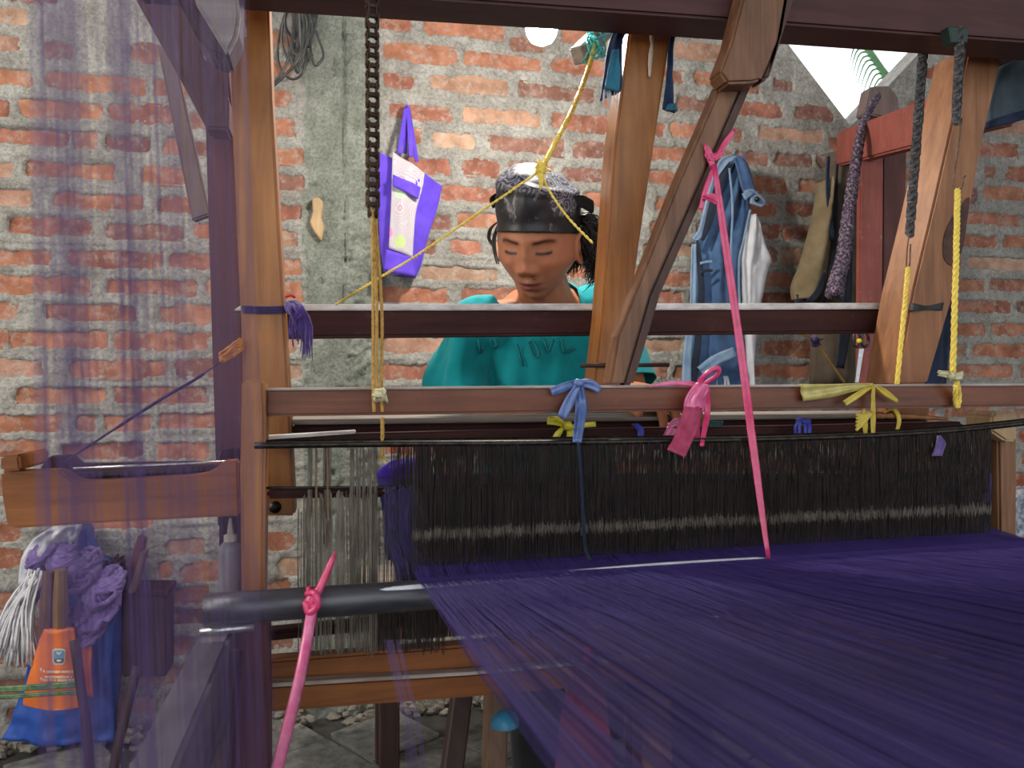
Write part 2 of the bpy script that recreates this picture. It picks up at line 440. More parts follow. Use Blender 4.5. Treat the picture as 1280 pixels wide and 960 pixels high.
# ------------------------------------------------------------------ the setting: brick wall, floor, roof
YW = 2.25
BR = [  # visible bricks: left, right, middle height (pixels), tone: 0 plain, 1 pale, 2 dull
 (-20,35,20,1),(-25,26,54,1),(55,90,62,2),(163,200,66,2),(-10,41,97,0),(57,179,104,0),(195,240,110,0),(-40,11,134,0),(26,127,138,0),(138,222,142,0),
 (-5,88,172,0),(91,120,175,2),(130,190,180,2),(204,232,182,0),(-40,15,211,1),(32,144,213,0),(177,250,221,0),(-15,40,247,1),(66,179,252,0),(196,260,257,0),
 (10,114,284,0),(132,229,291,2),(-30,65,322,0),(86,203,324.5,0),(213,275,327,0),(-5,114,356,0),(132,248,359.5,0),(-60,23,389,0),(55,172,391,0),(199,275,394,0),
 (-60,8,425,0),(13,135,424.5,0),(145,261,426,0),(-25,55,460,1),(89,207,461.5,0),(219,290,461,2),(19,133,495,0),(145,259,494.5,0),(-30,77,530,0),(96,121,529,0),
 (129,190,529,0),(197,275,526,0),(-30,59,560,0),(75,180,563,0),(208,255,684,1),(227,285,714,0),(197,215,712,0),(208,262,745,0),(100,190,652,0),(-20,28,698,0),(-20,25,665,0),
 (473,514,29,0),(529,629,37.5,0),(702,760,47,0),(478,571,68,0),(580,677,77,0),(689,776,85,0),(479,518,102,0),(538,634,107,1),(647,742,116,2),(753,800,125,0),
 (487,565,141,0),(577,675,148,1),(688,790,155,0),(505,524,171,0),(541,592,176,1),(613,702,182,2),(718,756,188,2),(500,562,207,0),(577,623,211,0),(704,790,220,2),
 (551,627,243,0),(729,790,250,0),(535,563,278,2),(571,622,275.5,0),(740,790,282,0),(563,603,309,0),(525,543,308,2),(615,700,312,0),(527,623,342,1),(474,559,369,0),(575,650,370,0),
 (473,559,431,1),(475,535,465,0),
 (290,361,121,0),(290,367,158,0),(295,380,194,0),(290,380,227,2),(296,379,264,0),(300,372,298,1),(290,378,333,0),(295,377,364,0),(290,364,46,0),(290,366,85,0),(290,371,395,0),(290,371,431,1),(300,377,464,1),
 (300,366,678,0),(348,374,708,1),(300,362,736,0),
 (842,915,66,1),(830,853,96,0),(868,912,99,0),(925,949,109,0),(966,992,107,2),(845,888,130,2),(920,978,137,0),(993,1041,142,2),(838,890,164,0),(905,927,169,0),(947,1028,169,1),
 (815,860,193,0),(920,961,198,2),(969,1016,200,2),(1020,1040,202,2),(810,856,223,0),(930,984,231,0),(999,1030,233,0),(820,850,255,0),(935,969,262,0),(983,1019,262,0),(813,862,285,0),
 (945,973,290,0),(977,1012,291,0),(840,870,313,1),(978,1008,321,1),(945,970,319,2),(828,865,349,0),(952,1000,350,0),(930,1010,374,0),(800,853,372,0),(952,1015,436,0),(936,1013,464,0),(800,853,432,1),(800,834,464,0),
 (1225,1270,188,0),(1230,1244,216,2),(1258,1310,218,0),(1205,1221,244,2),(1229,1295,243,0),(1205,1276,274,0),(1195,1246,302,0),(1253,1320,303,0),(1240,1290,160,1),(1150,1193,92,0),
 (1208,1300,330,1),(1195,1231,357,0),(1236,1300,357,0),(1190,1263,384,0),(1270,1320,384,2),(1190,1231,412,0),(1238,1310,412,0),(1150,1207,438,1),(1215,1300,438,0),(1196,1266,464,0),(1276,1330,464,0),(1180,1238,514,0),
]
PITCH, Z0 = 0.0757, 0.99
bricks = []
for x0, x1, yc, tone in BR:
    a, b = W(x0, yc, YW), W(x1, yc, YW)
    z = a.z * 0.5 + b.z * 0.5
    bricks.append([a.x, b.x, z, 0.0215, tone])
XC0, XC1 = -0.088, 0.128                                # the concrete column in the wall
TRI = [W(977, 50, YW), W(1061, 160, YW), W(1152, 63, YW)]   # the gap under the gable
def in_gap(x, z, m=0.0):
    (ax, az), (bx, bz), (cx, cz) = [(p.x, p.z) for p in TRI]
    if z < bz - m: return False
    k1 = (ax - bx) / (az - bz); k2 = (cx - bx) / (cz - bz)
    return bx + k1 * (z - bz) - m < x < bx + k2 * (z - bz) + m
rnd = random.Random(11)
nspec = len(bricks)
ZTOP = 2.75
for r in range(-13, 24):
    z = Z0 + PITCH * r
    if z < 0.02 or z > ZTOP - 0.03: continue
    x = -1.6 - rnd.random() * 0.25
    near = [b for b in bricks[:nspec] if abs(b[2] - z) < 0.055]
    while x < 3.45:
        L = rnd.choice([0.22, 0.24, 0.235, 0.25, 0.2, 0.13])
        gap = 0.018 + rnd.random() * 0.02
        x1 = x + L
        for b in near:                                  # cut the new brick back where a seen brick already lies
            if b[0] - gap < x1 and b[1] + gap > x:
                if b[0] - gap - x > 0.05: x1 = min(x1, b[0] - gap)
                else: x = b[1] + gap; x1 = x + L
        ok = x1 - x > 0.05 and not any(b[0] - 0.012 < x1 and b[1] + 0.012 > x for b in near)
        ok = ok and not (x1 > XC0 + 0.0 and x < XC1 + 0.0) and not in_gap(x, z, 0.03) and not in_gap(x1, z, 0.03) and not in_gap((x + x1) / 2, z, 0.03)
        # bare plastered patch at the upper left
        if x < -0.35 and z > 1.80 and x > -0.80: ok = False
        if ok: bricks.append([x, x1, z + rnd.uniform(-0.003, 0.003), 0.0205 + rnd.uniform(-0.002, 0.002), rnd.choice([0, 0, 0, 0, 1, 2, 2])])
        x = max(x1, x + 0.03) + gap

def vnoise(X, Z, cell, seed, octaves=3):
    out = np.zeros_like(X); amp = 1.0; tot = 0
    rg = np.random.default_rng(seed)
    for o in range(octaves):
        T = rg.random((256, 256)) * 2 - 1
        u = X / cell + 37.3; w = Z / cell + 11.7
        i = np.floor(u).astype(int); j = np.floor(w).astype(int)
        fu, fw = u - i, w - j
        fu = fu * fu * (3 - 2 * fu); fw = fw * fw * (3 - 2 * fw)
        g = lambda a, b: T[a % 256, b % 256]
        out += amp * ((g(i, j) * (1 - fu) + g(i + 1, j) * fu) * (1 - fw) + (g(i, j + 1) * (1 - fu) + g(i + 1, j + 1) * fu) * fw)
        tot += amp; amp *= 0.55; cell *= 0.5
    return out / tot

xs = np.unique(np.concatenate([np.arange(-1.7, -0.95, 0.02), np.arange(-0.95, 2.45, 0.0062), np.arange(2.45, 3.52, 0.02)]))
zs = np.unique(np.concatenate([np.arange(0, 0.45, 0.012), np.arange(0.45, 2.38, 0.0058), np.arange(2.38, ZTOP + 0.01, 0.02)]))
NX, NZ = len(xs), len(zs)
X, Z = np.meshgrid(xs, zs)
warp = vnoise(X, Z, 0.022, 3, 3)
big = vnoise(X, Z, 0.16, 5, 4)
fine = vnoise(X, Z, 0.011, 9, 2)
dist = np.full(X.shape, 1.0)
for x0, x1, z, hh, tone in bricks:
    i0, i1 = np.searchsorted(xs, [x0 - 0.05, x1 + 0.05]); j0, j1 = np.searchsorted(zs, [z - hh - 0.05, z + hh + 0.05])
    if i1 <= i0 or j1 <= j0: continue
    xx, zz = X[j0:j1, i0:i1], Z[j0:j1, i0:i1]
    cr = 0.010
    dx = np.abs(xx - (x0 + x1) / 2) - (x1 - x0) / 2 + cr; dz = np.abs(zz - z) - hh + cr
    d = np.hypot(np.maximum(dx, 0), np.maximum(dz, 0)) + np.minimum(np.maximum(dx, dz), 0) - cr
    dist[j0:j1, i0:i1] = np.minimum(dist[j0:j1, i0:i1], d)
dist = dist + warp * 0.0062 + 0.003 * fine + 0.0022 * big + 0.0012
colm = np.clip((np.minimum(X - XC0, XC1 - X) + 0.018 * vnoise(X, Z, 0.05, 21, 3)) / 0.006, 0, 1)
rowp = ((Z - Z0) / PITCH) % 1.0                          # 0 in the middle of a course, 0.5 in the bed joint
ridge = np.exp(-((rowp - 0.43) / 0.055) ** 2) * 0.0085 + np.clip((rowp - 0.43) / 0.2, 0, 1) * (rowp < 0.63) * -0.002
streak = vnoise(X * 0.16, Z, 0.014, 41, 3)
mort = 0.004 + 0.0034 * big + 0.0030 * fine + 0.0030 * streak + ridge * (0.55 + 0.6 * vnoise(X, Z * 0.3, 0.12, 31, 2))
pit = np.clip(vnoise(X, Z, 0.03, 55, 3) - 0.28, 0, 1)
conc = 0.009 + 0.0035 * big + 0.0085 * np.maximum(fine, -0.3) * (X > 0.03) + 0.0030 * fine - 0.03 * pit
step = 0.006 * (X > 0.028 + 0.006 * big) - 0.012 * np.exp(-((X - 0.026 - 0.006 * big) / 0.004) ** 2) * (Z > 1.15)
H = mort * (1 - colm) + (conc + step) * colm
hole = np.clip(-dist / 0.006 + 0.25, 0, 1) * (1 - colm)
hole = hole * hole * (3 - 2 * hole)
H = H * (1 - hole) - 0.014 * hole
V = np.stack([X, YW - H, Z], -1).reshape(-1, 3)
idx = np.arange(NX * NZ).reshape(NZ, NX)
keep = np.ones((NZ - 1, NX - 1), bool)
xm, zm = (X[:-1, :-1] + X[1:, 1:]) / 2, (Z[:-1, :-1] + Z[1:, 1:]) / 2
(ax, az), (bx, bz), (cx, cz) = [(p.x, p.z) for p in TRI]
k1, k2 = (ax - bx) / (az - bz), (cx - bx) / (cz - bz)
keep &= ~((zm > bz) & (xm > bx + k1 * (zm - bz)) & (xm < bx + k2 * (zm - bz)))
Q = np.stack([idx[:-1, :-1], idx[:-1, 1:], idx[1:, 1:], idx[1:, :-1]], -1)[keep]
me = np_mesh('wall_back', V, Q, smooth=True)
at = me.attributes.new('tone', 'FLOAT', 'POINT'); at.data.foreach_set('value', colm.ravel().astype(np.float32))
m, nt, p, ln = new_mat('cement mortar and column')
a = nt.nodes.new('ShaderNodeAttribute'); a.attribute_name = 'tone'
n = noise_node(nt, 14, 6, 0.65); n2 = noise_node(nt, 120, 3, 0.7)
r1 = ramp(nt, [(0.3, (0.235, 0.218, 0.192)), (0.5, (0.325, 0.306, 0.274)), (0.72, (0.44, 0.425, 0.388))]); ln.new(n.outputs['Fac'], r1.inputs['Fac'])
r2 = ramp(nt, [(0.3, (0.155, 0.165, 0.135)), (0.5, (0.22, 0.232, 0.195)), (0.72, (0.31, 0.32, 0.28))]); ln.new(n.outputs['Fac'], r2.inputs['Fac'])
c = mixc(nt, a.outputs['Fac'], r1.outputs['Color'], r2.outputs['Color'])
r3 = ramp(nt, [(0.36, (0.55, 0.55, 0.54)), (0.58, (1.08, 1.08, 1.08))]); ln.new(n2.outputs['Fac'], r3.inputs['Fac'])
c = mixc(nt, 0.7, c, r3.outputs['Color'], 'MULTIPLY')
ln.new(c, p.inputs['Base Color']); p.inputs['Roughness'].default_value = 0.92; p.inputs['Specular IOR Level'].default_value = 0.2
bump(nt, n2.outputs['Fac'], 0.9, 0.005)
MORT = m
# solid core behind the mortar face, left and right of the gap
g = G()
TH = 0.11
def core(px):
    g.prism([Vector((x, YW + 0.016, z)) for x, z in px], (0, TH, 0))
core([(-1.7, 0), (bx, 0), (bx, bz), (bx + k1 * (ZTOP - bz), ZTOP), (-1.7, ZTOP)])
core([(bx, 0), (3.5, 0), (3.5, ZTOP), (bx + k2 * (ZTOP - bz), ZTOP), (bx, bz)])
for kk, sg in ((k1, -1), (k2, 1)):                        # plastered rim of the gap
    lo, hi = (bx, bz - 0.004), (bx + kk * (ZTOP - bz), ZTOP)
    g.prism([Vector((lo[0] - sg * 0.006, YW - 0.010, lo[1])), Vector((hi[0] - sg * 0.006, YW - 0.010, hi[1])), Vector((hi[0] + sg * 0.022, YW - 0.004, hi[1])), Vector((lo[0] + sg * 0.022, YW - 0.004, lo[1]))], (0, 0.04, 0))
wall = link_mesh('wall_back', me, MORT); tag(wall, kind='structure')
bm = bmesh.new(); bm.from_mesh(me)
for i in range(0, len(g.v), 10): pass
tmp = bpy.data.meshes.new('core'); tmp.from_pydata([tuple(v) for v in g.v], [], g.f)
bm.from_mesh(tmp); bm.to_mesh(me); bm.free(); bpy.data.meshes.remove(tmp)

# bricks: shared meshes of unit size with rough faces, one object each
m, nt, p, ln = new_mat('red clay brick')
oi = nt.nodes.new('ShaderNodeObjectInfo')
n = noise_node(nt, 9, 5, 0.65, coord='Generated'); n2 = noise_node(nt, 34, 4, 0.7, coord='Generated', sc=(3, 1, 1))
tcn = nt.nodes.new('ShaderNodeTexCoord')
r = ramp(nt, [(0.30, (0.50, 0.44, 0.42)), (0.5, (0.95, 0.95, 0.95)), (0.72, (1.5, 1.55, 1.6))])
for nn in (n,):
    ad = nt.nodes.new('ShaderNodeVectorMath'); ad.operation = 'ADD'
    cmb = nt.nodes.new('ShaderNodeMath'); cmb.operation = 'MULTIPLY'; cmb.inputs[1].default_value = 53.0
    ln.new(oi.outputs['Random'], cmb.inputs[0]); ln.new(cmb.outputs[0], ad.inputs[1])
    geo = nt.nodes.new('ShaderNodeNewGeometry'); ln.new(geo.outputs['Position'], ad.inputs[0])
    n.inputs['Scale'].default_value = 16; n2.inputs['Scale'].default_value = 42
    ln.new(ad.outputs[0], n.inputs['Vector']); ln.new(ad.outputs[0], n2.inputs['Vector'])
ln.new(n.outputs['Fac'], r.inputs['Fac'])
c = mixc(nt, 0.85, oi.outputs['Color'], r.outputs['Color'], 'MULTIPLY')
r2 = ramp(nt, [(0.50, (0, 0, 0)), (0.70, (0.8, 0.8, 0.8))]); ln.new(n2.outputs['Fac'], r2.inputs['Fac'])
mm = nt.nodes.new('ShaderNodeMath'); mm.operation = 'MULTIPLY'; ln.new(r2.outputs['Color'], mm.inputs[0]); ln.new(oi.outputs['Alpha'], mm.inputs[1])
c = mixc(nt, mm.outputs[0], c, (0.42, 0.38, 0.33))
ln.new(c, p.inputs['Base Color']); p.inputs['Roughness'].default_value = 0.9; p.inputs['Specular IOR Level'].default_value = 0.2
bump(nt, n2.outputs['Fac'], 0.5, 0.004)
BRICK = m
protos = []
for k in range(6):
    bm = bmesh.new(); bmesh.ops.create_cube(bm, size=1.0)
    long = [e for e in bm.edges if abs((e.verts[0].co - e.verts[1].co).x) > 0.5]
    bmesh.ops.subdivide_edges(bm, edges=long, cuts=2)
    for v in bm.verts:
        w = noise.noise_vector(v.co * 3.1 + Vector((k * 9.7, 0, 0)))
        v.co += Vector((w.x * 0.02, w.y * 0.06, w.z * 0.09))
    mb = bpy.data.meshes.new('brick'); bm.to_mesh(mb); bm.free(); mb.materials.append(BRICK); protos.append(mb)
PAL = {0: [(0.33, 0.132, 0.080), (0.36, 0.146, 0.087), (0.29, 0.115, 0.076), (0.38, 0.165, 0.098)],
       1: [(0.40, 0.225, 0.15), (0.37, 0.20, 0.14), (0.41, 0.25, 0.17)],
       2: [(0.24, 0.115, 0.085), (0.27, 0.125, 0.09), (0.22, 0.10, 0.078)]}
def seen(b):
    x, z = (b[0] + b[1]) / 2, b[2]
    dep = x * SY + YW * CY; u = (x * CY - YW * SY) / dep * F + 640; v = 480 - (z - CAMH) / dep * F
    if not (-45 < u < 1325 and -25 < v < 935): return False
    if u > 380 and v > 575 and not (v < 870 and u < 470): return False
    if 478 < v and u > 470: return v < 530 and u > 1150
    return True
order = list(range(nspec)) + sorted([i for i in range(nspec, len(bricks)) if seen(bricks[i])], key=lambda i: rnd.random())
single = order[:298]
rest = [i for i in range(len(bricks)) if i not in set(single)]
for i in single:
    x0, x1, z, hh, tone = bricks[i]
    o = bpy.data.objects.new('brick', rnd.choice(protos)); col.objects.link(o); o.parent = wall
    o.location = ((x0 + x1) / 2, YW + 0.05 + rnd.uniform(-0.003, 0.003), z)
    o.scale = (x1 - x0 + 0.014, 0.1, hh * 2 + 0.014)
    o.rotation_euler = (0, rnd.uniform(-0.01, 0.01), 0)
    c = rnd.choice(PAL[tone]); j = rnd.uniform(0.86, 1.14)
    o.color = (c[0] * j, c[1] * j, c[2] * j, {0: 0.75, 1: 1.0, 2: 0.8}[tone])
g = G()
for i in rest:
    x0, x1, z, hh, tone = bricks[i]
    g.box(((x0 + x1) / 2, YW + 0.05, z), (x1 - x0 + 0.014, 0.1, hh * 2 + 0.014))
o = g.done('brick_rest', BRICK, wall); tag(o, kind='stuff'); o.color = (0.34, 0.105, 0.06, 0.8)
o.name = 'far_bricks'
# broken mortar lumps along the foot of the wall
g = G()
for k in range(300):
    x = rnd.uniform(-0.9, 1.2)
    g.ball((x, YW - rnd.uniform(0.0, 0.09), rnd.uniform(0.0, 0.05)), rnd.uniform(0.005, 0.017), 6, (1.3, 1, 0.8), 0.8)
o = g.done('wall_rubble', plain('mortar rubble', (0.16, 0.14, 0.115), 0.95, (0.30, 0.265, 0.22), 30, bstr=0.5), loc=(0.2, YW - 0.04, 0)); 
tag(o, 'crumbled mortar lying along the foot of the brick wall', 'rubble', kind='stuff')

# floor: stone pavers laid cornerwise
fm = plain('grey stone paver', (0.085, 0.088, 0.080), 0.85, (0.20, 0.20, 0.185), 7, bstr=0.5, detail=7)
fb = plain('dark earth joints', (0.035, 0.034, 0.03), 0.95, (0.07, 0.066, 0.058), 12, bstr=0.5)
g = G(); g.box((1.0, -0.6, -0.03), (9.0, 8.6, 0.06)); floor = g.done('floor', fb, loc=(0, 0, 0)); tag(floor, kind='structure')
S = 0.215; cnt = 0
pav = []
for k in range(5):
    bm = bmesh.new(); bmesh.ops.create_cube(bm, size=1.0)
    for v in bm.verts: v.co += noise.noise_vector(v.co * 2 + Vector((k * 5.3, 1, 0))) * 0.05
    bmesh.ops.bevel(bm, geom=list(bm.edges), offset=0.03, segments=1, affect='EDGES')
    pm = bpy.data.meshes.new('paver'); bm.to_mesh(pm); bm.free(); pm.materials.append(fm); pav.append(pm)
ca, sa = math.cos(math.radians(33)), math.sin(math.radians(33))
for i in range(-14, 22):
    for j in range(-14, 22):
        x, y = (i * ca - j * sa) * S + 0.3, (i * sa + j * ca) * S + 1.4
        if not (-1.3 < x < 1.5 and 0.9 < y < 2.14): continue
        o = bpy.data.objects.new('paver', rnd.choice(pav)); col.objects.link(o); o.parent = floor
        o.location = (x, y, 0.004 + rnd.uniform(-0.005, 0.006)); o.scale = (S - 0.010, S - 0.010, 0.03)
        o.rotation_euler = (rnd.uniform(-0.02, 0.02), rnd.uniform(-0.02, 0.02), math.radians(33) + rnd.uniform(-0.03, 0.03)); cnt += 1
# roof sheet and plastered side walls, unseen, added to keep the shed dim; the front stays open to the yard
g = G(); g.box((0.9, 0.1, ZTOP + 0.55), (6.6, 4.4, 0.05)); tag(g.done('ceiling', M['roofing'], loc=(0.9, 0.1, ZTOP + 0.5)), kind='structure')
g = G(); g.box((-2.3, 0.4, 1.6), (0.1, 3.8, 3.2)); tag(g.done('wall_left', M['outwall'], loc=(-2.3, 0.4, 0)), kind='structure')
g = G(); g.box((4.1, 0.4, 1.6), (0.1, 3.8, 3.2)); tag(g.done('wall_right', M['outwall'], loc=(4.1, 0.4, 0)), kind='structure')

# palm frond outside the gap
t = thing('palm_frond', 'bright green palm frond seen outside through the triangular gap in the brick wall', 'leaf', W(1085, 60, 2.75))
stem = catmull([W(1062, 28, 2.75), W(1085, 62, 2.75), W(1118, 112, 2.75), W(1135, 150, 2.75)], 14)
g = G(); g.tube(stem, [0.014] * 8 + [0.018] * 7, 7); g.done('stem', M['leafgreen'], t, smooth=True)
G().tube([W(1135, 150, 2.75), W(1150, 400, 2.78), Vector((2.3, 2.8, 0))], [0.02, 0.05, 0.07], 10).done('trunk', M['stick'], t, smooth=True)
for k in range(9):
    a = stem[4 + k // 2].lerp(stem[5 + k // 2], (k % 2) * 0.5)
    g = G(); b = a + Vector((-0.05, 0, -0.015)); c2 = a + Vector((-0.075 - 0.004 * k, 0, -0.10 - 0.006 * k))
    g.tube(catmull([a, b, c2], 7), [0.003, 0.004, 0.0045, 0.0045, 0.004, 0.003, 0.002, 0.001], 5, flat=0.5); g.done('leaflet', M['leafgreen'], t, smooth=True)

# lamp
bp = W(677, 36, 1.60)
t = thing('light_bulb', 'lit white round bulb hanging just behind the dark red top beam', 'lamp', bp + Vector((0, 0, 0.09)))
g = G(); vs = []
prof = [(0.0, -0.034), (0.012, -0.032), (0.024, -0.025), (0.032, -0.012), (0.0345, 0.0), (0.033, 0.006)]
def lathe(g, c, prof, n=20):
    c = Vector(c); vs = []; fs = []
    for r_, z_ in prof:
        for k in range(n):
            a_ = 2 * math.pi * k / n; vs.append(c + Vector((r_ * math.cos(a_), r_ * math.sin(a_), z_)))
    for i in range(len(prof) - 1):
        for k in range(n):
            fs.append((i * n + k, i * n + (k + 1) % n, (i + 1) * n + (k + 1) % n, (i + 1) * n + k))
    return g.add(vs, fs)
lathe(g, bp, prof)
em = bpy.data.materials.new('bulb glow'); em.use_nodes = True
pp = em.node_tree.nodes['Principled BSDF']; pp.inputs['Emission Color'].default_value = (1.0, 0.955, 0.86, 1); pp.inputs['Emission Strength'].default_value = 900
g.done('diffuser', em, t, smooth=True)
g = G(); lathe(g, bp, [(0.033, 0.006), (0.03, 0.03), (0.018, 0.055), (0.014, 0.06), (0.014, 0.09), (0.0, 0.092)]); g.done('base', plain('white lamp base', (0.7, 0.7, 0.7), 0.5), t, smooth=True)
g = G(); g.tube([bp + Vector((0, 0, 0.09)), bp + Vector((0.01, 0, 0.6)), bp + Vector((0.0, -0.02, ZTOP + 0.52 - bp.z))], 0.004, 6); g.done('cord', M['cable'], t, smooth=True)

# ------------------------------------------------------------------ the loom
loom = thing('hand_loom', 'big hand loom frame of orange and dark red timber filling the room', 'loom', (0.5, 1.2, 0))
def part(name, px, Y, depth, mat, parent=loom, bevel=0.004, seg=2, label=None):
    o = G().slab(px, Y, depth).done(name, M[mat], parent, bevel, seg)
    if label: o['label'] = label
    return o
# top beams
part('top_beam', [(160, -160), (160, -28), (560, 0), (880, 22), (1200, 46), (1420, 62), (1420, -90)], 1.06, 0.072, 'topbeam')
# rail in front of the weaver
part('crossbar', [(300, 388), (300, 422), (360, 422), (760, 418), (1126, 415), (1126, 386), (760, 387)], 1.275, 0.05, 'mahog_x')
part('dusty_lath', [(291, 388), (303, 380), (1128, 378.5), (1128, 386), (760, 387.5)], 1.272, 0.052, 'dust', bevel=0.002, label='pale dusty lath on top of the crossbar')
# left upright and what is behind it
post = part('post', [(283, -60), (334, -60), (340, 120), (361, 480), (369, 645), (308, 645), (301, 400), (290, 150)], 1.18, 0.065, 'teak_z')
G().tube([W(344, 634, 1.178), W(344, 634, 1.25)], 0.009, 14).done('bolt_hole', M['iron'], post, smooth=True)
part('post', [(254, 60), (283, 60), (300, 250), (310, 480), (312, 660), (272, 660), (262, 330)], 1.46, 0.07, 'purplepost')
part('lower_post', [(274, 640), (306, 640), (322, 1300), (268, 1300)], 1.30, 0.06, 'darkleg')
part('corner_brace', [(118, -95), (215, -95), (254, 70), (286, 122), (286, 162), (258, 160), (225, 98)], 1.33, 0.06, 'mahog_z')
part('beam_end', [(196, -60), (222, 0), (244, 44), (264, 66), (284, 70), (298, 40), (300, -60)], 1.02, 0.06, 'mahog_x')
part('sawn_end', [(238, -20), (245, 5), (284, 69), (296, 46), (300, 20), (296, -20)], 1.012, 0.012, 'greywood', label='sawn grey end of a roof beam')
part('slat', [(196, 55), (216, 60), (262, 268), (240, 276)], 1.75, 0.03, 'slatgrey')
# middle upright, slanting brace
mid = part('post', [(789, 20), (842, 24), (800, 300), (776, 484), (742, 484), (752, 400), (768, 180)], 1.17, 0.055, 'teak_z')
G().tube(catmull([W(304, 8, 1.176), W(305, 20, 1.176), W(304, 34, 1.176), W(307, 46, 1.176)], 8), [0.002, 0.004, 0.003, 0.0045, 0.003, 0.004, 0.0045, 0.0035, 0.002], 6, flat=0.4).done('glue_drip', M['dust'], post, smooth=True)
G().tube([W(726, 457, 1.165), W(836, 456, 1.165)], 0.0035, 8).done('peg', M['darkleg'], mid, smooth=True)
part('brace', [(903, 100), (928, 104), (872, 232), (812, 368), (779, 482), (762, 482), (772, 420), (846, 232)], 1.055, 0.035, 'brace_z')
part('brace_side', [(927, 104), (942, 102), (886, 232), (826, 368), (792, 482), (778, 482), (811, 368), (871, 232)], 1.062, 0.03, 'shadedbrace', label='shaded side face of the slanting brace')  # shade on the brace's turned side put into a darker wood colour
part('brace_head', [(943, -60), (992, -60), (973, 50), (952, 100), (940, 103), (910, 104), (900, 90), (915, 50)], 1.020, 0.04, 'brace_z')
part('brace_side', [(991, -60), (1012, -60), (962, 98), (950, 101), (972, 50)], 1.025, 0.035, 'shadedbrace')
# right upright and the red side frame behind it
rp = part('post', [(1212, 56), (1256, 58), (1228, 180), (1198, 350), (1160, 480), (1120, 482), (1142, 360), (1166, 260)], 1.17, 0.085, 'tan_z')
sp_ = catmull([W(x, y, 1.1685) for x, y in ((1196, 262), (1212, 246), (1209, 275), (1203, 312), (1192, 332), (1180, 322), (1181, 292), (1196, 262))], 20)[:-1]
G().prism(sp_, (0, 0.004, 0)).done('dark_patch', plain('dark brown patch', (0.03, 0.012, 0.010), 0.7, (0.10, 0.035, 0.02), 30), rp)  # darker brown patch on the front of the right post
part('post', [(1164, 490), (1120, 490), (1100, 800), (1148, 800)], 1.25, 0.05, 'tan_z')
# red side frame standing along the depth of the loom
def ybox(px, py0, py1, Ya, Yb, w, mat, name, bevel=0.004):
    "bar running away from the camera: seen front end (px, top, bottom) at Ya, reaching back to Yb"
    a, b = W(px, py0, Ya), W(px, py1, Ya); h = a.z - b.z
    c = (a + b) / 2
    g = G(); g.box((c.x + w / 2, (Ya + Yb) / 2, c.z), (w, abs(Yb - Ya), h))
    return g.done(name, M[mat], loom, bevel, 2)
a, b = W(1050, 178, 2.08), W(1250, 106, 1.28)
g = G(); g.beam(W(1047, 186, 2.10) + Vector((0.02, 0, 0)), W(1250, 122, 1.27) + Vector((0.02, 0, 0)), 0.045, 0.105); g.done('side_beam', M['redpaint'], loom, 0.006, 2, label if False else False)
part('red_post', [(1076, 190), (1105, 186), (1103, 480), (1098, 900), (1070, 900), (1074, 480)], 1.92, 0.02, 'redpaint')
part('red_post', [(1104, 186), (1134, 176), (1130, 480), (1128, 900), (1100, 900), (1102, 480)], 1.94, 0.03, 'purplepost')
part('stub', [(1082, 142), (1089, 108), (1112, 107), (1124, 122), (1124, 150)], 2.04, 0.05, 'slatgrey')
part('diagonal_slat', [(1144, 240), (1172, 190), (1180, 200), (1146, 262)], 1.7, 0.03, 'slatgrey')
# breast board at which the weaver sits, low dark rail under it
part('breast_board', [(358, 526.5), (358, 531), (1160, 522), (1160, 517.5)], 1.21, 0.20, 'greywood', bevel=0.002)
part('breast_rail', [(364, 531), (364, 545), (1160, 540), (1160, 522.5)], 1.22, 0.05, 'mahog_x')
g = G(); zb = 0.50
bw = G()
# right end post with cap, low boards and legs
part('end_post', [(1248, 538), (1272, 534), (1272, 760), (1252, 1100), (1226, 1100), (1250, 690)], 1.13, 0.05, 'brace_z')
part('end_cap', [(1240, 520), (1246, 514), (1272, 516), (1272, 552), (1258, 552), (1240, 540)], 1.11, 0.06, 'palewood')
rail = []
for (pl, pt) in (((250, 783), (291, 790)),):
    a, b = W(250, 790, 0.99), W(291, 790, 0.99)
    g = G(); g.box(((a.x + b.x) / 2, 0.50, a.z - 0.045), (b.x - a.x, 1.20, 0.09)); g.done('side_rail', M['railwood'], loom, 0.004, 2)
    g = G(); g.beam((b.x - 0.012, 0.98, a.z - 0.02), (b.x - 0.035, 0.74, 0.0), 0.045, 0.05, (0, 1, 0)); g.done('rail_leg', M['darkleg'], loom, 0.003)
    g = G(); g.beam((b.x + 0.015, 1.03, a.z + 0.02), (b.x + 0.02, 1.03, 0.0), 0.05, 0.05, (0, 1, 0)); g.done('rail_leg', M['mahog_z'], loom, 0.003)
# cord tied round the left upright is a thing of its own below; bench the weaver sits on
bench = thing('loom_bench', 'plain wooden bench behind the loom that the weaver sits on', 'bench', (0.42, 1.84, 0))
g = G(); g.box((0.42, 1.84, 0.475), (0.72, 0.24, 0.04)); g.done('seat', M['greywood'], bench, 0.004)
for dx in (-0.3, 0.3):
    for dy in (-0.08, 0.08):
        g = G(); g.box((0.42 + dx, 1.84 + dy, 0.2275), (0.045, 0.045, 0.455)); g.done('leg', M['darkleg'], bench, 0.003)

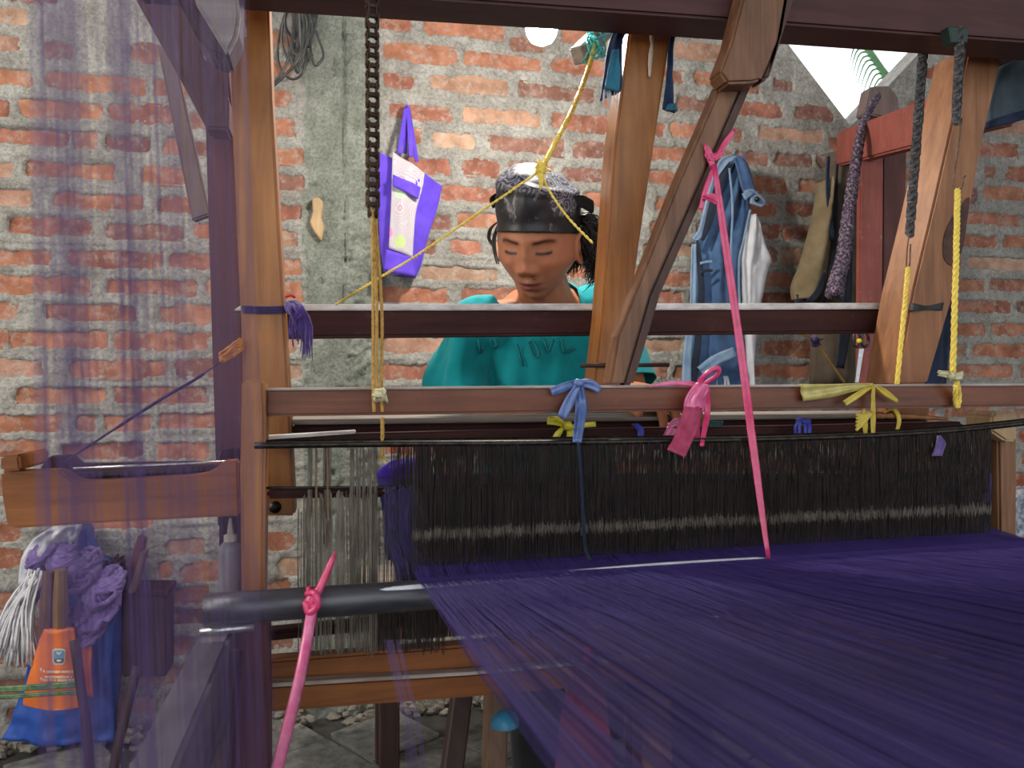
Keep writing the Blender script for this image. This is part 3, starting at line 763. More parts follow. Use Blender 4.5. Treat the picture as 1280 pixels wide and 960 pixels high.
# swinging beater: top rail, left arm, two low boards
beater = thing('beater_frame', 'swinging wooden beater with long brown top rail and low orange boards', 'beater', W(316, 890, 1.06))
part('top_rail', [(331, 487), (331, 521), (700, 516), (1300, 508), (1400, 507), (1400, 480), (1300, 481), (700, 484)], 1.06, 0.045, 'teak_x', beater)
part('edge_highlight', [(331, 485), (331, 488), (700, 485), (1400, 481.5), (1400, 479), (700, 482)], 1.059, 0.046, 'edge', beater, bevel=0.001)  # bevel highlight along the top rail, painted as a thin pale strip
part('arm', [(302, 475), (330, 475), (332, 520), (330, 780), (330, 878), (303, 878), (300, 600)], 1.035, 0.055, 'teak_z', beater)
part('low_board', [(329, 826), (329, 862), (590, 838), (1250, 780), (1250, 748), (590, 806)], 1.09, 0.03, 'teak_low', beater)
part('low_ledge', [(324, 858), (324, 892), (590, 872), (1250, 812), (1250, 782), (590, 842)], 1.07, 0.045, 'teak_low', beater)
part('pale_strip', [(329, 855), (329, 860), (590, 844), (1250, 784), (1250, 780), (590, 840)], 1.069, 0.018, 'edge', beater, bevel=0.001)  # pale strip along the front top of the low ledge
part('foot_rail', [(329, 790), (329, 803), (560, 780), (1250, 718), (1250, 708), (560, 768)], 1.10, 0.03, 'mahog_x', beater)

# heddle shafts: dark rods with hundreds of string heddles
sh = thing('heddle_shaft', 'dark rod heddle shaft with a curtain of brown string heddles', 'heddle', W(800, 700, 1.0))
part('back_rail', [(331, 547), (331, 561), (600, 552), (1000, 547), (1205, 541), (1205, 527), (1000, 532), (600, 538), (450, 542)], 1.13, 0.03, 'mahog_x', sh)
part('pale_lath', [(331, 550), (445, 542), (445, 538), (331, 545)], 1.128, 0.02, 'dust', sh, bevel=0.001)
rod1 = [W(318, 557, 1.0), W(480, 555, 1.0), (W(740, 553, 1.0)), W(1000, 548, 1.0), W(1170, 540, 1.0), W(1300, 527, 1.0)]
rod2 = [W(318, 554, 1.05), W(480, 552, 1.05), W(740, 549, 1.05), W(1000, 545, 1.05), W(1170, 537, 1.05), W(1300, 524, 1.05)]
for q in (rod1, rod2):
    g = G(); g.tube(catmull(q, 40), 0.0042, 8); g.done('shaft_rod', M['iron'], sh, smooth=True)
lowrod = [W(333, 610, 1.04), W(480, 609, 1.04), W(760, 604, 1.04), W(1000, 597, 1.04), W(1200, 588, 1.04)]
g = G(); g.tube(catmull(lowrod, 30), 0.0022, 6); g.done('lease_rod', M['iron'], sh, smooth=True)
part('dark_rail', [(333, 612), (333, 624), (482, 622), (482, 611)], 1.06, 0.02, 'mahog_x', sh)
def curve_y(q, x):
    c = catmull(q, 60)
    xs_ = [p.x for p in c]; zs_ = [p.z for p in c]
    return np.interp(x, xs_, zs_)
def heddle_layer(q, Y, N, pxa, pxb, r, seed, mat, name, ptop=None, pbot=(800, 742), pe=(669, 636)):
    rg = np.random.default_rng(seed)
    xa, xb = W(pxa, 600, Y).x, W(pxb, 600, Y).x
    x = np.sort(rg.uniform(xa, xb, N)) * 0.45 + np.linspace(xa, xb, N) * 0.55
    zt = curve_y(q, x)
    za, zb_ = W(pxa, pbot[0], Y).z, W(pxb, pbot[1], Y).z
    zbm = za + (zb_ - za) * (x - xa) / (xb - xa)
    ea, eb = W(pxa, pe[0], Y).z, W(pxb, pe[1], Y).z
    ze = ea + (eb - ea) * (x - xa) / (xb - xa)
    K = 7; P = np.zeros((N, K, 3))
    s = rg.normal(0, 0.0011, (N, K)); s[:, 0] = 0
    for k in range(K):
        t_ = k / (K - 1)
        P[:, k, 0] = x + s[:, k]; P[:, k, 1] = Y + rg.normal(0, 0.0015, N); P[:, k, 2] = zt + (zbm - zt) * t_
    threads(name, P, r * rg.uniform(0.7, 1.3, N), M[mat], sh)['kind'] = 'stuff'
    return x, ze
hx, hz = heddle_layer(rod1, 0.998, 1450, 516, 1238, 0.00034, 1, 'heddle', 'string_heddles')
heddle_layer(rod2, 1.022, 1450, 508, 1230, 0.00036, 8, 'heddle', 'string_heddles')
hx2, hz2 = heddle_layer(rod2, 1.05, 1500, 488, 1238, 0.00036, 2, 'heddle', 'string_heddles')
# pale eyes of the heddles, a fine broken band
P = np.zeros((len(hx), 2, 3)); P[:, 0] = np.stack([hx, np.full_like(hx, 0.996), hz + 0.006 + RNG.normal(0, 0.0030, len(hx))], -1); P[:, 1] = P[:, 0] - np.array([0, 0, 0.011])
threads('heddle_eyes', P, RNG.uniform(0.0002, 0.0004, len(hx)), M['eyes'], sh)['kind'] = 'stuff'
# the sparse, paler heddles outside the warp on the left
def bunch(pxs, y0, y1, Y, mat, n, spread, seed, r=0.0006):
    rg = np.random.default_rng(seed); P = np.zeros((n, 5, 3))
    c = rg.choice(len(pxs), n)
    for i in range(n):
        px = pxs[c[i]] + rg.normal(0, spread)
        for k in range(5):
            t_ = k / 4
            P[i, k] = W(px + rg.normal(0, 0.5), y0 + (y1 - y0) * t_ + rg.normal(0, 3) * (k in (0, 4)), Y)
    return P, r * rg.uniform(0.6, 1.4, n)
for (pxs, y0, y1, n, sp, sd, mt) in (([440, 448, 455, 462, 468], 562, 812, 46, 2.2, 3, 'heddle2'), ([383, 390, 398, 406, 414, 422, 430, 438, 446, 456, 466], 618, 815, 100, 3, 4, 'heddle2'), ([387, 395, 409, 411], 560, 650, 26, 1.5, 5, 'heddle2'), ([405, 411], 560, 680, 14, 1.2, 6, 'stick'), ([378, 480], 640, 815, 16, 4, 7, 'heddle2')):
    P, rr = bunch(pxs, y0, y1, 1.02 + sd * 0.004, mt, n, sp, sd)
    threads('loose_heddles', P, rr, M[mt], sh)['kind'] = 'stuff'
P, rr = bunch([478, 486, 494, 503, 512, 521, 530, 540, 550], 735, 812, 1.04, 'heddle', 120, 5, 21)
threads('loose_heddles', P, rr, M['heddle'], sh)['kind'] = 'stuff'
P, rr = bunch([486, 493, 500, 507, 514, 521], 612, 740, 1.010, 'tassel', 120, 4, 22)
for i in range(len(P)): P[i, 3:, 0] += 0.012; P[i, 4, 0] += 0.006
threads('loose_threads', P, rr, M['tassel'], sh)['kind'] = 'stuff'
for px, w_ in ((395, 0), (409, 1)):
    g = G(); g.beam(W(px, 558, 1.03), W(px + 1, 650, 1.03), 0.004, 0.002); g.done('heddle_strip', M['stick'], sh)

# roller over which the warp comes, with its gloss line added as a pale rod
ra, rb = W(256, 762, 0.95), W(1330, 690, 0.95)
rl = thing('warp_roller', 'thick dark grey roller lying across the loom under the purple warp', 'roller', (ra + rb) / 2)
g = G(); g.tube([ra.lerp(rb, i / 20) for i in range(21)], 0.0185, 20); g.done('pipe', M['roller'], rl, smooth=True)
g = G(); g.tube([ra + Vector((-0.004, -0.006, -0.024)), ra + Vector((0.055, -0.006, -0.022))], 0.005, 8); g.done('end_pin', M['steel'], rl, smooth=True)
pa = W(395, 745, 0.944)
g = G(); g.tube(catmull([W(395, 746, 0.94), W(530, 734, 0.94), W(700, 718, 0.94), W(830, 707, 0.94), W(965, 699, 0.94)], 24), [0.0025] * 4 + [0.0042] * 20 + [0.002], 8); g.done('gloss_line', M['glossline'], rl, smooth=True)

# purple warp: stretched threads from the woven cloth through the heddles, over the roller and on towards the yard
def warp_layer(name, N, seed, r, dz, x0=0.100, x1=1.02):
    rg = np.random.default_rng(seed)
    x = np.linspace(x0, x1, N) + rg.normal(0, 0.0006, N) + 0.0016 * np.sin(np.linspace(0, 61, N) + seed)
    zr = ra.z + 0.0205 + (rb.z - ra.z) * (x - ra.x) / (rb.x - ra.x)
    ys = [1.20, 1.06, 0.95, 0.80, 0.55, 0.25, -0.10, -0.60]
    P = np.zeros((N, len(ys), 3))
    sag = rg.normal(0, 0.0022, N) + 0.004 * np.sin(x * 23 + seed) + dz
    clump = 0.003 * np.sin(x * 47 + seed * 2) + 0.0018 * np.sin(x * 113)
    for k, y in enumerate(ys):
        P[:, k, 0] = x + clump * max(0, (0.95 - y)) * 0.9 
        P[:, k, 1] = y
        if y > 0.95: P[:, k, 2] = zr + (y - 0.95) * 0.10 + dz * (y - 0.95) * 20
        else: P[:, k, 2] = zr + (0.95 - y) * 0.12 + sag * min(1, (0.95 - y) * 3) * (1.6 if y < 0.8 else 1)
    return P, np.full(N, r) * rg.uniform(0.8, 1.3, N)
P1, r1_ = warp_layer('a', 1900, 3, 0.00020, 0.0)
P2, r2_ = warp_layer('b', 1900, 4, 0.00020, -0.006)
o = threads('warp_sheet', np.concatenate([P1, P2]), np.concatenate([r1_, r2_]), M['violet'], None, 'y', loc=(0.7, 0.4, 0.6))
tag(o, 'wide sheet of stretched purple warp threads running over the grey roller', 'warp', kind='stuff')
# woven cloth wound at the breast board, purple left selvedge showing between the heddles
part_cloth = thing('woven_cloth', 'violet selvedge of woven cloth showing behind left end of the heddles', 'cloth', W(500, 600, 1.14))
G().cloth(rows_px([(592, 470, 1240), (640, 478, 1235), (700, 482, 1225)], 1.10, -0.05), 30, 10, 0.002, 0.002, 4).done('cloth_face', M['violet'], part_cloth, smooth=True)
G().cloth([(W(468, 598, 1.085), W(530, 597, 1.085)), (W(472, 588, 1.09), W(532, 577, 1.09)), (W(490, 575, 1.10), W(534, 571, 1.10))], 8, 8, 0.004, 0.003, 2).done('selvedge', M['totebag'], part_cloth, smooth=True)

# veil of hanging warp threads close to the camera on the left
rg = np.random.default_rng(12)
N = 640
dens = lambda q: 0.55 * (q > 40) + 0.9 * np.exp(-((q - 88) / 14) ** 2) + 1.1 * np.exp(-((q - 163) / 14) ** 2) + 0.35 * np.exp(-((q - 205) / 22) ** 2) - 0.22 * np.exp(-((q - 125) / 12) ** 2) + 0.3 * np.exp(-((q - 60) / 10) ** 2) - 0.0022 * np.maximum(q - 235, 0)
grid = np.linspace(38, 318, 1200); cdf = np.cumsum(np.maximum(dens(grid), 0.02)); cdf /= cdf[-1]
px = np.interp(rg.random(N), cdf, grid)
P = np.zeros((N, 4, 3))
for i in range(N):
    yy = 0.50 + rg.normal(0, 0.006); jx = rg.normal(0, 3)
    for k, (py, dxp) in enumerate(((-140, -14), (300, 0), (640, 12), (1100, 30))):
        P[i, k] = W(px[i] + (dxp + jx * (k - 1)) * (1 if px[i] > 60 else 0.4), py, yy)
o = threads('hanging_warp', P, rg.uniform(0.00004, 0.00008, N), M['veil'], None, 'z', loc=(-0.1, 0.5, 0.3))
tag(o, 'sheer veil of purple warp threads hanging close in front of the left wall', 'warp', kind='stuff')
# a narrow loose band of warp left of the sheet
P = np.zeros((16, 3, 3))
for i in range(16):
    a_ = rg.uniform(0, 1)
    P[i, 0] = W(478 + 26 * a_, 800, 0.90); P[i, 1] = W(500 + 30 * a_, 900, 0.84); P[i, 2] = W(520 + 36 * a_, 1080, 0.78)
o = threads('loose_warp_band', P, rg.uniform(0.00015, 0.0003, 16), M['veil'], None, 'y', loc=(0.1, 0.85, 0.4))
tag(o, 'narrow loose band of purple threads hanging below the roller', 'warp', kind='stuff')

# ------------------------------------------------------------------ chains with their cords
def link_protos(mat, w, p):
    out = []
    for inner in (0, 1):
        g = G(); hw = w / 2 - (0.0022 if inner else 0.0)
        for s in (-1, 1):
            pts = []; R = 0.45 * p
            for k in range(7): a = -0.45 + (math.pi + 0.9) * k / 6; pts.append(Vector((s * hw, R * math.cos(a), R * math.sin(a))))
            for k in range(7): a = math.pi - 0.45 + (math.pi + 0.9) * k / 6; pts.append(Vector((s * hw, R * math.cos(a), -p + R * math.sin(a))))
            g.prism(pts, (-s * 0.0018, 0, 0))
        if inner:
            for zc in (0, -p): g.tube([(-hw, 0, zc), (hw, 0, zc)], 0.30 * p, 8)
        else:
            for zc in (0, -p): g.tube([(-hw - 0.0012, 0, zc), (hw + 0.0012, 0, zc)], 0.002, 6)
        me = bpy.data.meshes.new('link'); me.from_pydata([tuple(v) for v in g.v], [], g.f); me.materials.append(mat)
        if mat is M['rustgrey'] and inner:
            me.materials.append(M['steel'])
            for q in me.polygons[32:]: q.material_index = 1
        out.append(me)
    return out
def chain(label, top, bot, mat, w, rz, group, p=0.0127):
    a, b = Vector(top), Vector(bot); d = b - a; n = int(d.length / p)
    t = thing('chain', label, 'chain', a, group)
    pr = link_protos(mat, w, p)
    q = Vector((0, 0, -1)).rotation_difference(d.normalized()).to_matrix().to_4x4()
    for k in range(n):
        o = bpy.data.objects.new('link', pr[k % 2]); col.objects.link(o); o.parent = t
        o.matrix_local = Matrix.Translation(d * (k / n)) @ q @ Matrix.Rotation(rz + random.uniform(-0.12, 0.12), 4, 'Z')
    return t
chain('brown rusty roller chain hanging in front of the concrete column', W(465, -30, 1.035), W(466, 268, 1.035), M['rust'], 0.0165, 0.25, 'chains that carry the beater')
chain('long dusty grey roller chain hanging before the red side frame', W(1156, 40, 1.14), W(1137, 292, 1.14), M['rustgrey'], 0.0185, 0.62, 'chains that carry the beater', 0.0140)
c3 = chain('short grey roller chain hanging against the slanting right post', W(1201, 40, 1.04), W(1195, 152, 1.04), M['rustgrey'], 0.0185, 0.62, 'chains that carry the beater', 0.0135)
G().slab([(1186, 32), (1212, 34), (1210, 54), (1190, 54)], 1.035, 0.02).done('clamp', plain('green black clamp', (0.006, 0.03, 0.022), 0.5), c3, 0.002)
# hooks and yellow cords
t = thing('hook_cord', 'yellow cord with bent wire hook hanging from the short grey chain', 'cord', W(1197, 150, 1.04))
G().tube(catmull([W(1202, 148, 1.043), W(1197, 190, 1.04), W(1192, 225, 1.04), W(1193, 234, 1.04), W(1198, 238, 1.035), W(1203, 232, 1.03), W(1204, 224, 1.03), W(1207, 220, 1.03)], 30), 0.0017, 6).done('wire_hook', M['wire'], t, smooth=True)
G().rope([W(1197, 236, 1.036), W(1195, 330, 1.036), W(1191, 465, 1.036)], 0.0048, 3, 0.03).done('cord', M['yellow'], t, smooth=True)
G().rope([W(1190, 462, 1.036), W(1196, 478, 1.040), W(1199, 495, 1.05), W(1197, 509, 1.05), W(1194, 500, 1.05), W(1195, 482, 1.04)], 0.0040, 3, 0.03).done('loop', M['yellow'], t, smooth=True)
kn = G(); kn.cloth(rows_px([(1174, 463, 1176, 470), (1184, 464, 1183, 472), (1190, 468, 1190, 474)], 1.034), 6, 8, 0.004, 0.003, 2, rough=0.003)
kn.cloth(rows_px([(1190, 468, 1190, 475), (1197, 466, 1197, 476), (1204, 464, 1203, 474)], 1.03), 6, 8, 0.004, 0.003, 2, 0.4, rough=0.003); kn.ball(W(1190, 471, 1.03), 0.006, 8, jitter=0.5)
kn.done('knot', M['palestraw'], t, smooth=True)
t = thing('hook_cord', 'yellow cord with wire loop hanging from the long dusty chain', 'cord', W(1137, 292, 1.14))
G().tube(catmull([W(1137, 288, 1.14), W(1134, 310, 1.14), W(1133, 332, 1.138), W(1135, 336, 1.138), W(1137, 330, 1.138), W(1138, 305, 1.14)], 20), 0.0014, 6).done('wire_hook', M['wire'], t, smooth=True)
G().rope([W(1135, 334, 1.138), W(1131, 380, 1.137), W(1121, 484, 1.125)], 0.0042, 3, 0.03).done('cord', M['yellow'], t, smooth=True)
t = thing('hanging_cords', 'pair of amber cords hanging under the brown rusty chain with a pale knot', 'cord', W(467, 266, 1.035))
for dx, Y, yb in ((-1.5, 1.032, 515), (3, 1.038, 484), (9, 1.04, 562)):
    G().rope([W(466 + dx * 0.3, 262, Y), W(468 + dx, 380, Y), W(468 + dx, 470, Y), W(469 + dx, min(yb, 515), Y)], 0.0023, 3, 0.02).done('cord', M['amber'], t, smooth=True)
G().rope([W(478, 522, 1.05), W(478, 575, 1.045)], 0.0028, 3, 0.025).done('cord', M['amber'], t, smooth=True)
kn = G(); kn.rope(catmull([W(468, 490, 1.03), W(478, 488, 1.025), W(480, 496, 1.025), W(472, 500, 1.028), W(468, 494, 1.025), W(477, 495, 1.02), W(482, 503, 1.03)], 24), 0.0042, 2, 0.02); kn.ball(W(474, 494, 1.028), 0.0065, 8, jitter=0.5); kn.done('knot', M['palestraw'], t, smooth=True)
G().cloth(rows_px([(576, 470, 476), (573, 476, 482), (577, 482, 487)], 1.04), 4, 6, 0.002, 0.001).done('tie_end', M['straw2'], t, smooth=True)

# picking cord: thick yellow cord from the roof stick, knotted and split in two over the weaver
t = thing('picking_cord', 'thick yellow cord knotted above the headscarf and split into two thin cords', 'cord', W(676, 212, 1.22))
kp = W(675, 214, 1.22)
G().rope([W(743, 56, 1.45), W(736, 85, 1.40), W(718, 132, 1.33), W(696, 175, 1.27), kp], 0.0050, 3, 0.022).done('thick_cord', M['yellow'], t, smooth=True)
G().rope([kp, W(600, 265, 1.20), W(520, 320, 1.17), W(478, 345, 1.14), W(420, 380, 1.27)], 0.0022, 2, 0.018).done('thin_cord', M['yellow'], t, smooth=True)
G().rope([kp, W(690, 244, 1.21), W(712, 274, 1.20), W(741, 304, 1.16)], 0.0022, 2, 0.018).done('thin_cord', M['yellow'], t, smooth=True)
g = G(); g.ball(kp + Vector((0, -0.003, 0.004)), 0.010, 10, (0.8, 0.9, 1.3), 0.5)
for k in range(14):
    d = Vector((random.uniform(-1, 1), random.uniform(-0.6, 0.1), random.uniform(-0.7, 0.7))).normalized()
    g.tube(catmull([kp, kp + d * 0.012, kp + d * 0.02 + Vector((0, 0, random.uniform(-0.008, 0.006)))], 5), 0.0009, 4)
g.tube(catmull([kp, kp + Vector((0.001, -0.006, -0.015)), kp + Vector((-0.001, -0.006, -0.032))], 6), [0.005, 0.0055, 0.005, 0.005, 0.004, 0.003, 0.001], 7)
g.done('knot', M['yellow'], t, smooth=True)
t = thing('stick', 'short pale wooden stick with turquoise twine under the roof beam', 'stick', W(745, 60, 1.46))
g = G(); g.beam(W(722, 70, 1.44), W(775, 18, 1.58), 0.028, 0.034); g.done('shaft', M['greywood'], t, 0.003)
g = G()
for k in range(5):
    c = W(740 + k * 2.2, 60 - k * 1.5, 1.435 + 0.012 * k); pts = []
    for q in range(13):
        a = q / 12 * 6.283; pts.append(c + Vector((0.012 * math.cos(a + k), 0.014 * math.sin(a) - 0.01, 0.030 * math.sin(a))))
    g.rope(pts, 0.0022, 2, 0.015, n=4)
g.rope([W(740, 52, 1.42), W(733, 70, 1.42), W(728, 78, 1.42), W(738, 76, 1.42), W(748, 62, 1.42)], 0.002, 2, 0.015)
g.rope([W(742, 50, 1.42), W(755, 44, 1.43), W(768, 40, 1.44)], 0.002, 2, 0.015)
g.done('twine', M['teal'], t, smooth=True)

# ------------------------------------------------------------------ ribbons and ties
def ribbon(g, px, Y, w, thick=0.0012, dY=None, n=14, amp=0.0012):
    "flat raffia strip along pixel points, width w pixels, lying across the view"
    pts = []
    for i, q in enumerate(px):
        yy = Y if len(q) < 3 else q[2]
        pts.append((q[0], q[1], yy))
    rows = []
    for i, (x, y, yy) in enumerate(pts):
        a = pts[max(i - 1, 0)]; b = pts[min(i + 1, len(pts) - 1)]
        dx, dy = b[0] - a[0], b[1] - a[1]; L = math.hypot(dx, dy) or 1
        ww = w[i] if isinstance(w, (list, tuple)) else w
        nx, ny = -dy / L * ww / 2, dx / L * ww / 2
        rows.append((W(x + nx, y + ny, yy), W(x - nx, y - ny, yy)))
    g.cloth(rows, 6, n, thick, amp, 1.5, random.random(), rough=amp * 0.8)
    return g
t = thing('blue_bow', 'blue raffia bow tied over the long top rail of the beater', 'bow', W(722, 480, 1.05), 'raffia ties')
g = ribbon(G(), [(722, 478), (705, 484), (689, 490)], 1.05, [8, 11, 10], amp=0.002); g.done('loop', M['blue'], t, smooth=True)
g = ribbon(G(), [(724, 478), (738, 480), (750, 488)], 1.05, [8, 12, 9], amp=0.002); g.done('loop', M['blue'], t, smooth=True)
g = ribbon(G(), [(722, 482), (712, 502), (702, 522)], 1.045, [8, 13, 11], amp=0.002); g.done('tail', M['blue'], t, smooth=True)
g = ribbon(G(), [(726, 482), (729, 510), (723, 553, 0.99)], 1.05, [9, 10, 7], amp=0.002); ribbon(g, [(722, 482), (722, 515), (719, 553, 0.99)], 1.052, [4, 6, 6]); g.done('tail', M['blue'], t, smooth=True)
G().ball(W(723, 479, 1.045), 0.007, 8, (1.2, 1, 0.9), 0.4).done('knot', M['blue'], t, smooth=True)
G().tube(catmull([W(723, 553, 0.99), W(727, 600, 0.99), W(731, 680, 0.985), W(738, 700, 0.98)], 10), 0.0022, 6).done('cord', M['navy'], t, smooth=True)
t = thing('yellow_bow', 'small lemon yellow raffia bow on the dark rail beneath the blue bow', 'bow', W(708, 535, 1.10), 'raffia ties')
for pxs, w_ in (([(708, 532), (695, 526), (684, 526)], [6, 11, 9]), ([(710, 534), (725, 532), (745, 530)], [5, 7, 6])):
    ribbon(G(), pxs, 1.10, w_, amp=0.003).done('loop', M['lemon'], t, smooth=True)
for pxs, w_ in (([(705, 534), (697, 543), (692, 553)], [6, 8, 8]), ([(711, 534), (713, 543), (712, 553)], [7, 9, 9])):
    ribbon(G(), pxs, 1.095, w_, amp=0.002).done('tail', M['lemon'], t, smooth=True)
G().ball(W(709, 532, 1.09), 0.008, 8, (1, 1, 1), 0.4).done('knot', M['lemon'], t, smooth=True)
t = thing('pink_ribbon', 'big crumpled pink raffia ribbon knotted on the rail near the weaver\'s fingers', 'ribbon', W(872, 482, 1.045), 'raffia ties')
ribbon(G(), [(868, 480), (840, 479), (812, 483)], 1.05, [6, 6, 2]).done('strip', M['pinklight'], t, smooth=True)
g = G(); g.tube(catmull([W(872, 482, 1.04), W(880, 470, 1.03), W(894, 461, 1.03), W(899, 463, 1.032), W(894, 471, 1.036), W(880, 480, 1.04)], 20), 0.0042, 7, flat=0.5); g.done('loop', M['pink'], t, smooth=True)
G().cloth(rows_px([(870, 478, 884, 481), (860, 492, 884, 492), (856, 502, 883, 502), (855, 514, 880, 514)], 1.035), 16, 18, 0.002, 0.004, 2.6, rough=0.006, puff=0.008).done('crumpled_knot', M['pinklight'], t, smooth=True)
G().cloth(rows_px([(856, 508, 878, 510), (848, 530, 872, 534), (842, 548, 864, 554), (834, 562, 856, 572)], 1.012, -0.04), 10, 14, 0.0015, 0.0015, 2.0).done('wide_tail', M['magenta'], t, smooth=True)
ribbon(G(), [(872, 508), (872, 535), (872, 552)], 1.03, [6, 7, 6]).done('tail', M['pink'], t, smooth=True)
ribbon(G(), [(885, 485), (884, 520), (877, 558, 0.985)], 1.035, [6, 7, 5]).done('tail', M['pink'], t, smooth=True)
t = thing('pink_ribbon', 'small light pink raffia tie on the dark rail behind the big pink ribbon', 'ribbon', W(835, 550, 1.10), 'raffia ties')
G().cloth(rows_px([(834, 533, 846, 536), (830, 541, 842, 544), (825, 551, 838, 552)], 1.10), 8, 10, 0.002, 0.003, 2, rough=0.004).done('loop', M['pinklight'], t, smooth=True)
ribbon(G(), [(836, 533), (846, 527), (858, 523)], 1.10, [6, 8, 6]).done('tail', M['pinklight'], t, smooth=True)
for px_, lab, m_ in ((798, 'small royal blue tie on the dark rail left of the fingers', 'royal'),):
    t = thing('blue_tie', lab, 'tie', W(px_, 545, 1.11), 'raffia ties')
    ribbon(G(), [(795, 531), (801, 538), (800, 551)], 1.105, [6, 8, 7]).done('strip', M[m_], t, smooth=True)
    ribbon(G(), [(796, 531), (790, 531)], 1.105, [4, 2]).done('tail', M[m_], t, smooth=True)
t = thing('blue_tie', 'royal blue raffia tie with fringe on the dark rail, middle right', 'tie', W(1003, 540, 1.11), 'raffia ties')
for k, x in enumerate((995, 1000, 1007, 1012)): ribbon(G(), [(1003, 526), (x, 532), (x, 546)], 1.10, [4, 4, 4]).done('strip', M['royal'], t, smooth=True)
ribbon(G(), [(995, 526), (1003, 525), (1014, 527)], 1.10, 5).done('loop', M['royal'], t, smooth=True)
t = thing('green_tie', 'dark green scrap of cloth on the rail right of the big pink ribbon', 'tie', W(893, 530, 1.115), 'raffia ties')
G().cloth(rows_px([(526, 884, 904), (533, 886, 903)], 1.112), 8, 6, 0.004, 0.002, 2, rough=0.002).done('scrap', plain('dark green cloth', (0.02, 0.07, 0.07), 0.8), t, smooth=True)
t = thing('yellow_ribbon', 'wide straw yellow raffia strip tied in a bow over right part of the top rail', 'ribbon', W(1090, 484, 1.05), 'raffia ties')
G().cloth(rows_px([(1000, 480, 1004, 502), (1040, 480, 1040, 497), (1070, 479, 1070, 489), (1092, 479, 1092, 485)], 1.05, -0.003), 8, 16, 0.0015, 0.002, 1.5, rough=0.002, back=(0, 1, 0)).done('wide_strip', M['straw'], t, smooth=True)
for nm, pxs, w_ in (('loop', [(1092, 482), (1075, 492), (1056, 504)], [5, 8, 7]), ('loop', [(1096, 483), (1108, 492), (1122, 502)], [4, 8, 4]), ('tail', [(1092, 482), (1092, 515), (1091, 552)], [6, 6, 5]), ('tail', [(1080, 511), (1081, 530), (1082, 545)], [5, 6, 4])):
    ribbon(G(), pxs, 1.045, w_, amp=0.002).done(nm, M['straw2'], t, smooth=True)
g = G()
for k in range(5): ribbon(g, [(1091, 516), (1080, 520 + k * 2), (1070, 518 + 5 * k)], 1.04, [3, 5, 3])
g.done('frayed_bow', M['straw2'], t, smooth=True)
t = thing('wooden_spool', 'slim turned wooden spool pin lying on the rail by the yellow ribbon', 'spool', W(1140, 525, 1.09))
sp = [W(1093, 519, 1.09), W(1103, 519.5, 1.09), W(1106, 520, 1.09), W(1118, 518, 1.09), W(1124, 520, 1.09), W(1160, 522, 1.09), W(1184, 524, 1.09)]
g = G(); g.tube(sp, [0.006, 0.0065, 0.004, 0.0085, 0.0055, 0.004, 0.003], 10); g.done('pin', M['tan_z'], t, smooth=True)
ribbon(G(), [(1108, 512), (1118, 512), (1124, 524), (1121, 542)], 1.08, [4, 5, 5, 4]).done('yellow_tie', M['straw2'], t, smooth=True)
t = thing('purple_scrap', 'little mauve scrap of yarn caught in the heddles near right end', 'yarn', W(1174, 560, 0.985))
G().cloth(rows_px([(545, 1173, 1177), (556, 1170, 1182), (570, 1166, 1178)], 0.985), 6, 8, 0.003, 0.002, 2, rough=0.004).done('tuft', M['lavender'], t, smooth=True)
# pink strip that hangs from the slanting brace to the warp
t = thing('pink_strip', 'long pink raffia strip running from the slanting brace down to the warp', 'ribbon', W(890, 190, 1.09), 'raffia ties')
ribbon(G(), [(893, 205, 1.045), (905, 290, 1.035), (928, 450, 1.02), (940, 545, 0.985), (950, 620, 0.965), (961, 698, 0.935)], 1.06, [5, 8, 9, 9, 8, 5], n=24, amp=0.0008).done('strip', M['pink'], t, smooth=True)
g = G(); g.cloth(rows_px([(880, 178, 882, 196), (890, 190, 884, 200), (894, 208, 890, 214)], 1.050), 6, 8, 0.002, 0.002, 2); ribbon(g, [(884, 196), (893, 196), (904, 191)], 1.050, [8, 9, 6]); g.done('wrap', M['pink'], t, smooth=True)
ribbon(G(), [(894, 200), (906, 180), (918, 162)], 1.05, [5, 7, 4]).done('tail', M['pink'], t, smooth=True)
g = ribbon(G(), [(892, 210), (882, 238), (876, 262)], 1.045, [4, 6, 5]); ribbon(g, [(880, 246), (890, 247), (897, 254)], 1.04, [6, 10, 5], amp=0.003); g.done('bow', M['pink'], t, smooth=True)
# pink cord in front of the roller
t = thing('pink_twine', 'bright pink cord knotted round the left part of the grey roller', 'cord', W(390, 750, 0.92))
g = G(); g.tube(catmull([W(419, 690, 0.93), W(412, 708, 0.925), W(400, 735, 0.92), W(392, 748, 0.915)], 12), [0.001, 0.002, 0.003, 0.0035, 0.004, 0.004, 0.0045, 0.0045, 0.0045, 0.005, 0.005, 0.005, 0.0045], 8); g.done('tail', M['pink'], t, smooth=True)
g = G(); g.ball(W(391, 752, 0.918), 0.0105, 10, (0.9, 0.9, 1.2), 0.5); g.tube(catmull([W(384, 742, 0.92), W(394, 742, 0.908), W(397, 757, 0.906), W(386, 766, 0.91), W(382, 752, 0.916)], 16), 0.004, 7)
g.tube(catmull([W(388, 738, 0.95), W(386, 736, 0.93), W(388, 750, 0.922), W(392, 775, 0.93), W(392, 778, 0.95)], 12), 0.0035, 6); g.done('knot', M['pink'], t, smooth=True)
G().tube(catmull([W(391, 756, 0.915), W(384, 800, 0.90), W(372, 860, 0.86), W(345, 965, 0.78), W(325, 1040, 0.74)], 26), 0.0062, 8, flat=0.7).done('cord', M['pinklight'], t, smooth=True)
